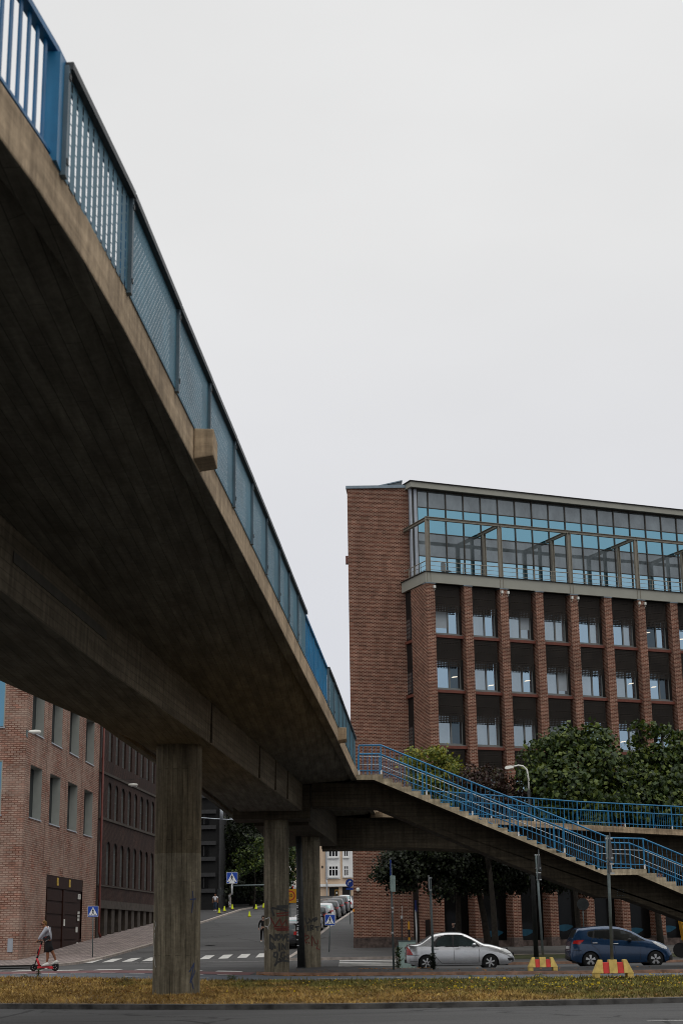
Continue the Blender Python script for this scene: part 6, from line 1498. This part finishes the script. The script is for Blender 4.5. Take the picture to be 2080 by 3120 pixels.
tree('linden_tree', 'spreading dark tree under the bridge soffit with its crown below the stairs', gb(1487, 90.5), [B(1205, 2625, 88, 46), B(1240, 2600, 88, 50), B(1330, 2590, 88, 60), B(1170, 2660, 88, 30, .8), B(1260, 2640, 88, 48), B(1225, 2690, 88.5, 30, .6), B(1310, 2630, 89, 55), B(1380, 2620, 89, 62), B(1340, 2700, 88.5, 36, .7), B(1450, 2600, 90, 65), B(1520, 2640, 90, 55), B(1590, 2650, 91, 42, .6), B(1480, 2560, 90, 60), B(1430, 2680, 90, 45, .8), B(1545, 2600, 92, 55), B(1500, 2690, 92, 34, .6), B(1640, 2630, 92, 50, .8), B(1730, 2640, 92, 46, .7), B(1420, 2650, 91, 60), B(1570, 2680, 92, 40), B(1690, 2680, 92, 36), B(1790, 2690, 92, 36, .7), B(1880, 2690, 93, 30, .6)], 44000, .19, 'leaf_dark', .2, 7.2, 13, 'street trees', .5, (-.9, 0))  # shade under the bridge put into near-black leaves
tree('maple_tree', 'large dense green maple rising behind the ramp railing, widest of the street trees', gb(1760, 86.5), [B(1720, 2265, 87, 62), B(1800, 2255, 87, 62), B(1660, 2300, 87, 60), B(1745, 2330, 86.5, 75), B(1840, 2330, 86.5, 75), B(1650, 2380, 86.5, 72), B(1740, 2410, 86, 85), B(1840, 2410, 86, 85), B(1680, 2470, 86, 62), B(1790, 2490, 86, 70), B(1890, 2440, 87, 60), B(1720, 2570, 87, 60, .7), B(1830, 2590, 88, 60, .7)], 15000, .27, 'leaf_green', .15, 9.5, 14, 'street trees', .62)
tree('maple_tree', 'green maple with upright shoots cut off by the right edge of the picture', gb(2010, 88), [B(1948, 2215, 88.5, 14, 1.4), B(1945, 2250, 88.5, 18, 1.2), B(1992, 2225, 88.5, 15, 1.4), B(2018, 2222, 88.5, 13, 1.4), B(2060, 2240, 88.5, 24, 1.2), B(1955, 2300, 88, 36), B(2010, 2300, 88, 42), B(2075, 2300, 88, 45), B(1930, 2370, 87.5, 55), B(2010, 2380, 87.5, 70), B(2100, 2380, 87.5, 75), B(1950, 2450, 87, 70), B(2050, 2460, 87, 75), B(1920, 2520, 88, 55, .7), B(2110, 2300, 88, 60)], 12000, .26, 'leaf_green', .17, 10.5, 15, 'street trees', .55)
# park trees at the bend of the street, their deep shade put into dark leaves
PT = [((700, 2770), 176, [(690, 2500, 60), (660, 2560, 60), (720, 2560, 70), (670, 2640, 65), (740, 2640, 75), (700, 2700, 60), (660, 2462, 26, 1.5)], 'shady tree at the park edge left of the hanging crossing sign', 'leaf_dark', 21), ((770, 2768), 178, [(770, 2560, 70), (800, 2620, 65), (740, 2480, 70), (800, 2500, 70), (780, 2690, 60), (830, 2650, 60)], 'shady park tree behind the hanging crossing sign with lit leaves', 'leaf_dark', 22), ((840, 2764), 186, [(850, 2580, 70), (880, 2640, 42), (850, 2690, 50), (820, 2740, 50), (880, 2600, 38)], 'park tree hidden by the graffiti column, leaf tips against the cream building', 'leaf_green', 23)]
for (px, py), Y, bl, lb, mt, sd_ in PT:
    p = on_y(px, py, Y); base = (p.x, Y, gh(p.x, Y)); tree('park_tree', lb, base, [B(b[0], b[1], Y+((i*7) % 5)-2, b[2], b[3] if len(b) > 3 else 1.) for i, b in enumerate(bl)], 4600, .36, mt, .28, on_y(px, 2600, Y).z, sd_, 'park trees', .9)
# lit branches of the second park tree, their light put into lighter leaves
p = on_y(775, 2590, 172); tree('lit_branches', 'lighter coloured lit branches in front of the shady park trees', (p.x, 172, gh(p.x, 172)), [B(745, 2605, 171, 34), B(785, 2570, 171, 32), B(790, 2620, 170.5, 30), B(730, 2640, 170.5, 22)], 900, .30, 'leaf_green', .1, p.z, 31, None, .8)
pw = MB(); pw.box(-19, -6.5, 182, 182.6, 4, 6.4); tag(pw.build('park_wall', 'apt_wall'), 'low dark stone wall behind the park trees at the street bend', 'wall')
hg = on_y(740, 2700, 190); hd = thing('backdrop', 'tall dark hedge added to fill the shade behind the park trees', 'backdrop', (hg.x, 190, 5), 0)
leaves(random.Random(41), [(x, 0, z, 2.6, 1.) for x in (-7.5, -4, -.5, 2.2) for z in (1.5, 5, 8.5, 12)], 5200, .6, 1.3).build('foliage', 'leaf_dark', hd, recalc=False); MB().box(-9.5, 3.0, 1.0, 1.4, -1, 14).build('dark_backing', 'bark', hd)  # leaf mass and plain dark slab added so no sky shows through
# ---- grass of the median strip
def grassmat():
    m, t, b = newmat('grass'); geo = N(t, 'ShaderNodeNewGeometry'); co = N(t, 'ShaderNodeTexCoord').outputs['Object']
    dry = N(t, 'ShaderNodeValToRGB'); e = dry.color_ramp.elements; e[0].color = (.19, .105, .028, 1); e[1].color = (.52, .355, .12, 1); t.links.new(geo.outputs['Random Per Island'], dry.inputs[0])
    gr_ = N(t, 'ShaderNodeValToRGB'); e = gr_.color_ramp.elements; e[0].color = (.06, .066, .018, 1); e[1].color = (.20, .18, .05, 1); t.links.new(geo.outputs['Random Per Island'], gr_.inputs[0])
    sp = N(t, 'ShaderNodeSeparateXYZ'); t.links.new(co, sp.inputs[0])
    f = N(t, 'ShaderNodeMapRange'); f.inputs[1].default_value = -7; f.inputs[2].default_value = 7; f.inputs[3].default_value = -.2; f.inputs[4].default_value = .32; t.links.new(sp.outputs[0], f.inputs[0])
    ad = N(t, 'ShaderNodeMath', operation='ADD'); g2 = N(t, 'ShaderNodeMapRange'); g2.inputs[1].default_value = 33; g2.inputs[2].default_value = 46; g2.inputs[3].default_value = -.2; g2.inputs[4].default_value = .12; t.links.new(sp.outputs[1], g2.inputs[0])
    a2 = N(t, 'ShaderNodeMath', operation='ADD'); t.links.new(noise(t, mapping(t, co, (.55, .28, 1)), 1., 5, .65), a2.inputs[0]); t.links.new(g2.outputs[0], a2.inputs[1]); t.links.new(a2.outputs[0], ad.inputs[0]); t.links.new(f.outputs[0], ad.inputs[1])
    r = N(t, 'ShaderNodeMapRange'); r.inputs[1].default_value = .42; r.inputs[2].default_value = .64; t.links.new(ad.outputs[0], r.inputs[0])
    c = mixc(t, r.outputs[0], dry.outputs[0], gr_.outputs[0])
    c = mixc(t, 1., c, ramp2(t, noise(t, mapping(t, co, (.8, .5, 1)), 1.5, 5), (.42, .38, .35), (1.3, 1.3, 1.25), .36, .64), 'MULTIPLY')
    t.links.new(c, b.inputs['Base Color']); b.inputs['Roughness'].default_value = .8; setspec(b, .15); MATS['grass'] = m
grassmat()
rg = random.Random(5); mb = MB(); n_bl = 0
def mednear(x): return table(NEAR, x)+.36
def medback(x): return table(BACK, x)-.16
while n_bl < 72000:
    x = rg.uniform(-15, 15); y0, y1 = mednear(x), medback(x); k = rg.random()**1.25; y = lerp(y0, y1, k)
    if abs(x) > y*.245+2.2: continue
    if (x+4.11)**2+(y-38.95)**2 < .36: continue
    dens = .5+.5*sin(x*1.7+sin(y*1.3)*2)*sin(y*.9+x*.6)
    if rg.random() > .55+.45*dens or (k < .035 and rg.random() < .7): continue
    z = gh(x, y)+.10; h = rg.uniform(.03, .085)*(1.25 if k > .85 else 1.)*(1 if rg.random() > .03 else 1.8); a = rg.uniform(0, 2*pi); w_ = rg.uniform(.006, .014)*(1+k); lx_, ly_ = rg.gauss(0, .05), rg.gauss(0, .05)
    mb.poly([(x-w_*cos(a), y-w_*sin(a), z), (x+w_*cos(a), y+w_*sin(a), z), (x+lx_, y+ly_, z+h)]); n_bl += 1
stuff(mb.build('grass', 'grass', recalc=False))
mb = MB(); i = 0
while i < 620:
    x = rg.uniform(-12, 13.5); 
    if rg.random() > .12+.88*smooth(-3, 6, x): continue
    y = lerp(mednear(x), medback(x), rg.uniform(.3, 1)); z = gh(x, y)+.10+rg.uniform(.03, .10); s_ = rg.uniform(.010, .020)*(2.2 if rg.random() < .06 else 1.)
    for k in range(2):
        a = rg.uniform(0, pi); c_, d_ = s_*cos(a), s_*sin(a); mb.poly([(x-c_, y-d_, z-s_*.6), (x+c_, y+d_, z-s_*.6), (x+c_, y+d_, z+s_*.7), (x-c_, y-d_, z+s_*.7)])
    i += 1
M('petal_yellow', (.62, .46, .03), .7, var=.3, scale=3); stuff(mb.build('yellow_flowers', 'petal_yellow', recalc=False))
# ---- fallen leaves along the kerb and in the grass
M('dead_leaf', (.26, .12, .035), .85, var=.6, scale=2.2); mb = MB()
for i in range(1500):
    r_ = rg.random()
    if r_ < .5: x = rg.uniform(-3.3, 3.2) if rg.random() < .7 else rg.uniform(-3, 14); y = table(ISF, x)-abs(rg.gauss(0, .22)); z = gh(x, y)+.012
    elif r_ < .6: x = rg.uniform(-3, 12); y = table(ISF, x)+rg.uniform(.1, 6); z = gh(x, y)+.12
    elif r_ < .7: x = rg.uniform(.4, 3.2); y = rg.uniform(63.2, 64.2); z = gh(x, y)+.13
    else: x = rg.uniform(-11, 12); y = lerp(mednear(x), medback(x), rg.random()); z = gh(x, y)+rg.uniform(.13, .17)
    s_ = rg.uniform(.025, .06); a = rg.uniform(0, pi); t_ = rg.uniform(-.5, .5)
    mb.poly([(x-s_*cos(a), y-s_*sin(a), z), (x+s_*.6*sin(a), y-s_*.6*cos(a), z+s_*.6*(t_+.6)), (x+s_*cos(a), y+s_*sin(a), z+.005), (x-s_*.6*sin(a), y+s_*.6*cos(a), z+s_*.5*(.6-t_))])
stuff(mb.build('fallen_leaves', 'dead_leaf', recalc=False))
# ---- single weeds
def weed(label, px, py, Yw, h, w_, n, seed, z0=.1, mat='leaf_green'):
    p = on_y(px, py, Yw); rng = random.Random(seed); r = thing('weed_plant', label, 'weed', (p.x, Yw, gh(p.x, Yw)+z0), 0, 'weeds on the verge'); lf = MB(); st = MB()
    for s_ in range(max(1, n//40)):
        tx = rng.gauss(0, w_*.35); st.tube([(tx*.3, 0, 0), (tx, 0, h*rng.uniform(.6, 1))], [.006, .003], 5)
        for i in range(40):
            t = rng.random(); c = Vector((lerp(tx*.3, tx, t)+rng.gauss(0, w_*.28*(1.15-t)), rng.gauss(0, .06), h*t)); a = rng.uniform(0, 2*pi); d = Vector((cos(a), sin(a), rng.uniform(.1, .7))).normalized(); q = d.cross(Vector((0, 0, 1))).normalized(); l = rng.uniform(.05, .11)*(h/.3)**.5
            lf.poly([c, c+d*l*.5+q*l*.22, c+d*l, c+d*l*.5-q*l*.22])
    lf.build('leaves', mat, r, recalc=False); st.build('stem', 'bark', r)
weed('tall pointed weed standing at the back of the dry grass left of the near column', 115, 2995, 52.4, .28, .10, 120, 1)
weed('low spreading weed left of the tall pointed weed', 84, 2992, 52.6, .10, .30, 120, 2)
weed('green weed clump in the dry grass midway between left edge and near column', 388, 3000, 49.4, .12, .34, 200, 3)
weed('broad green weed tuft on the grass edge right of the near column', 702, 2988, 48.9, .17, .36, 240, 4)
weed('pointed weed at the grass edge in front of the silver saloon', 1432, 2975, 48.0, .13, .18, 120, 6)
weed('leafy weed at the grass edge left of the larger striped barrier', 1636, 2975, 47.9, .14, .3, 160, 7)
weed('dark bushy plant growing against the electrical cabinet', 1214, 2940, 68.8, .8, .26, 280, 8, .05, 'leaf_green')
weed('small weeds at the foot of the pole before the silver saloon', 1320, 2950, 61.9, .55, .26, 320, 9, .12, 'leaf_dark')
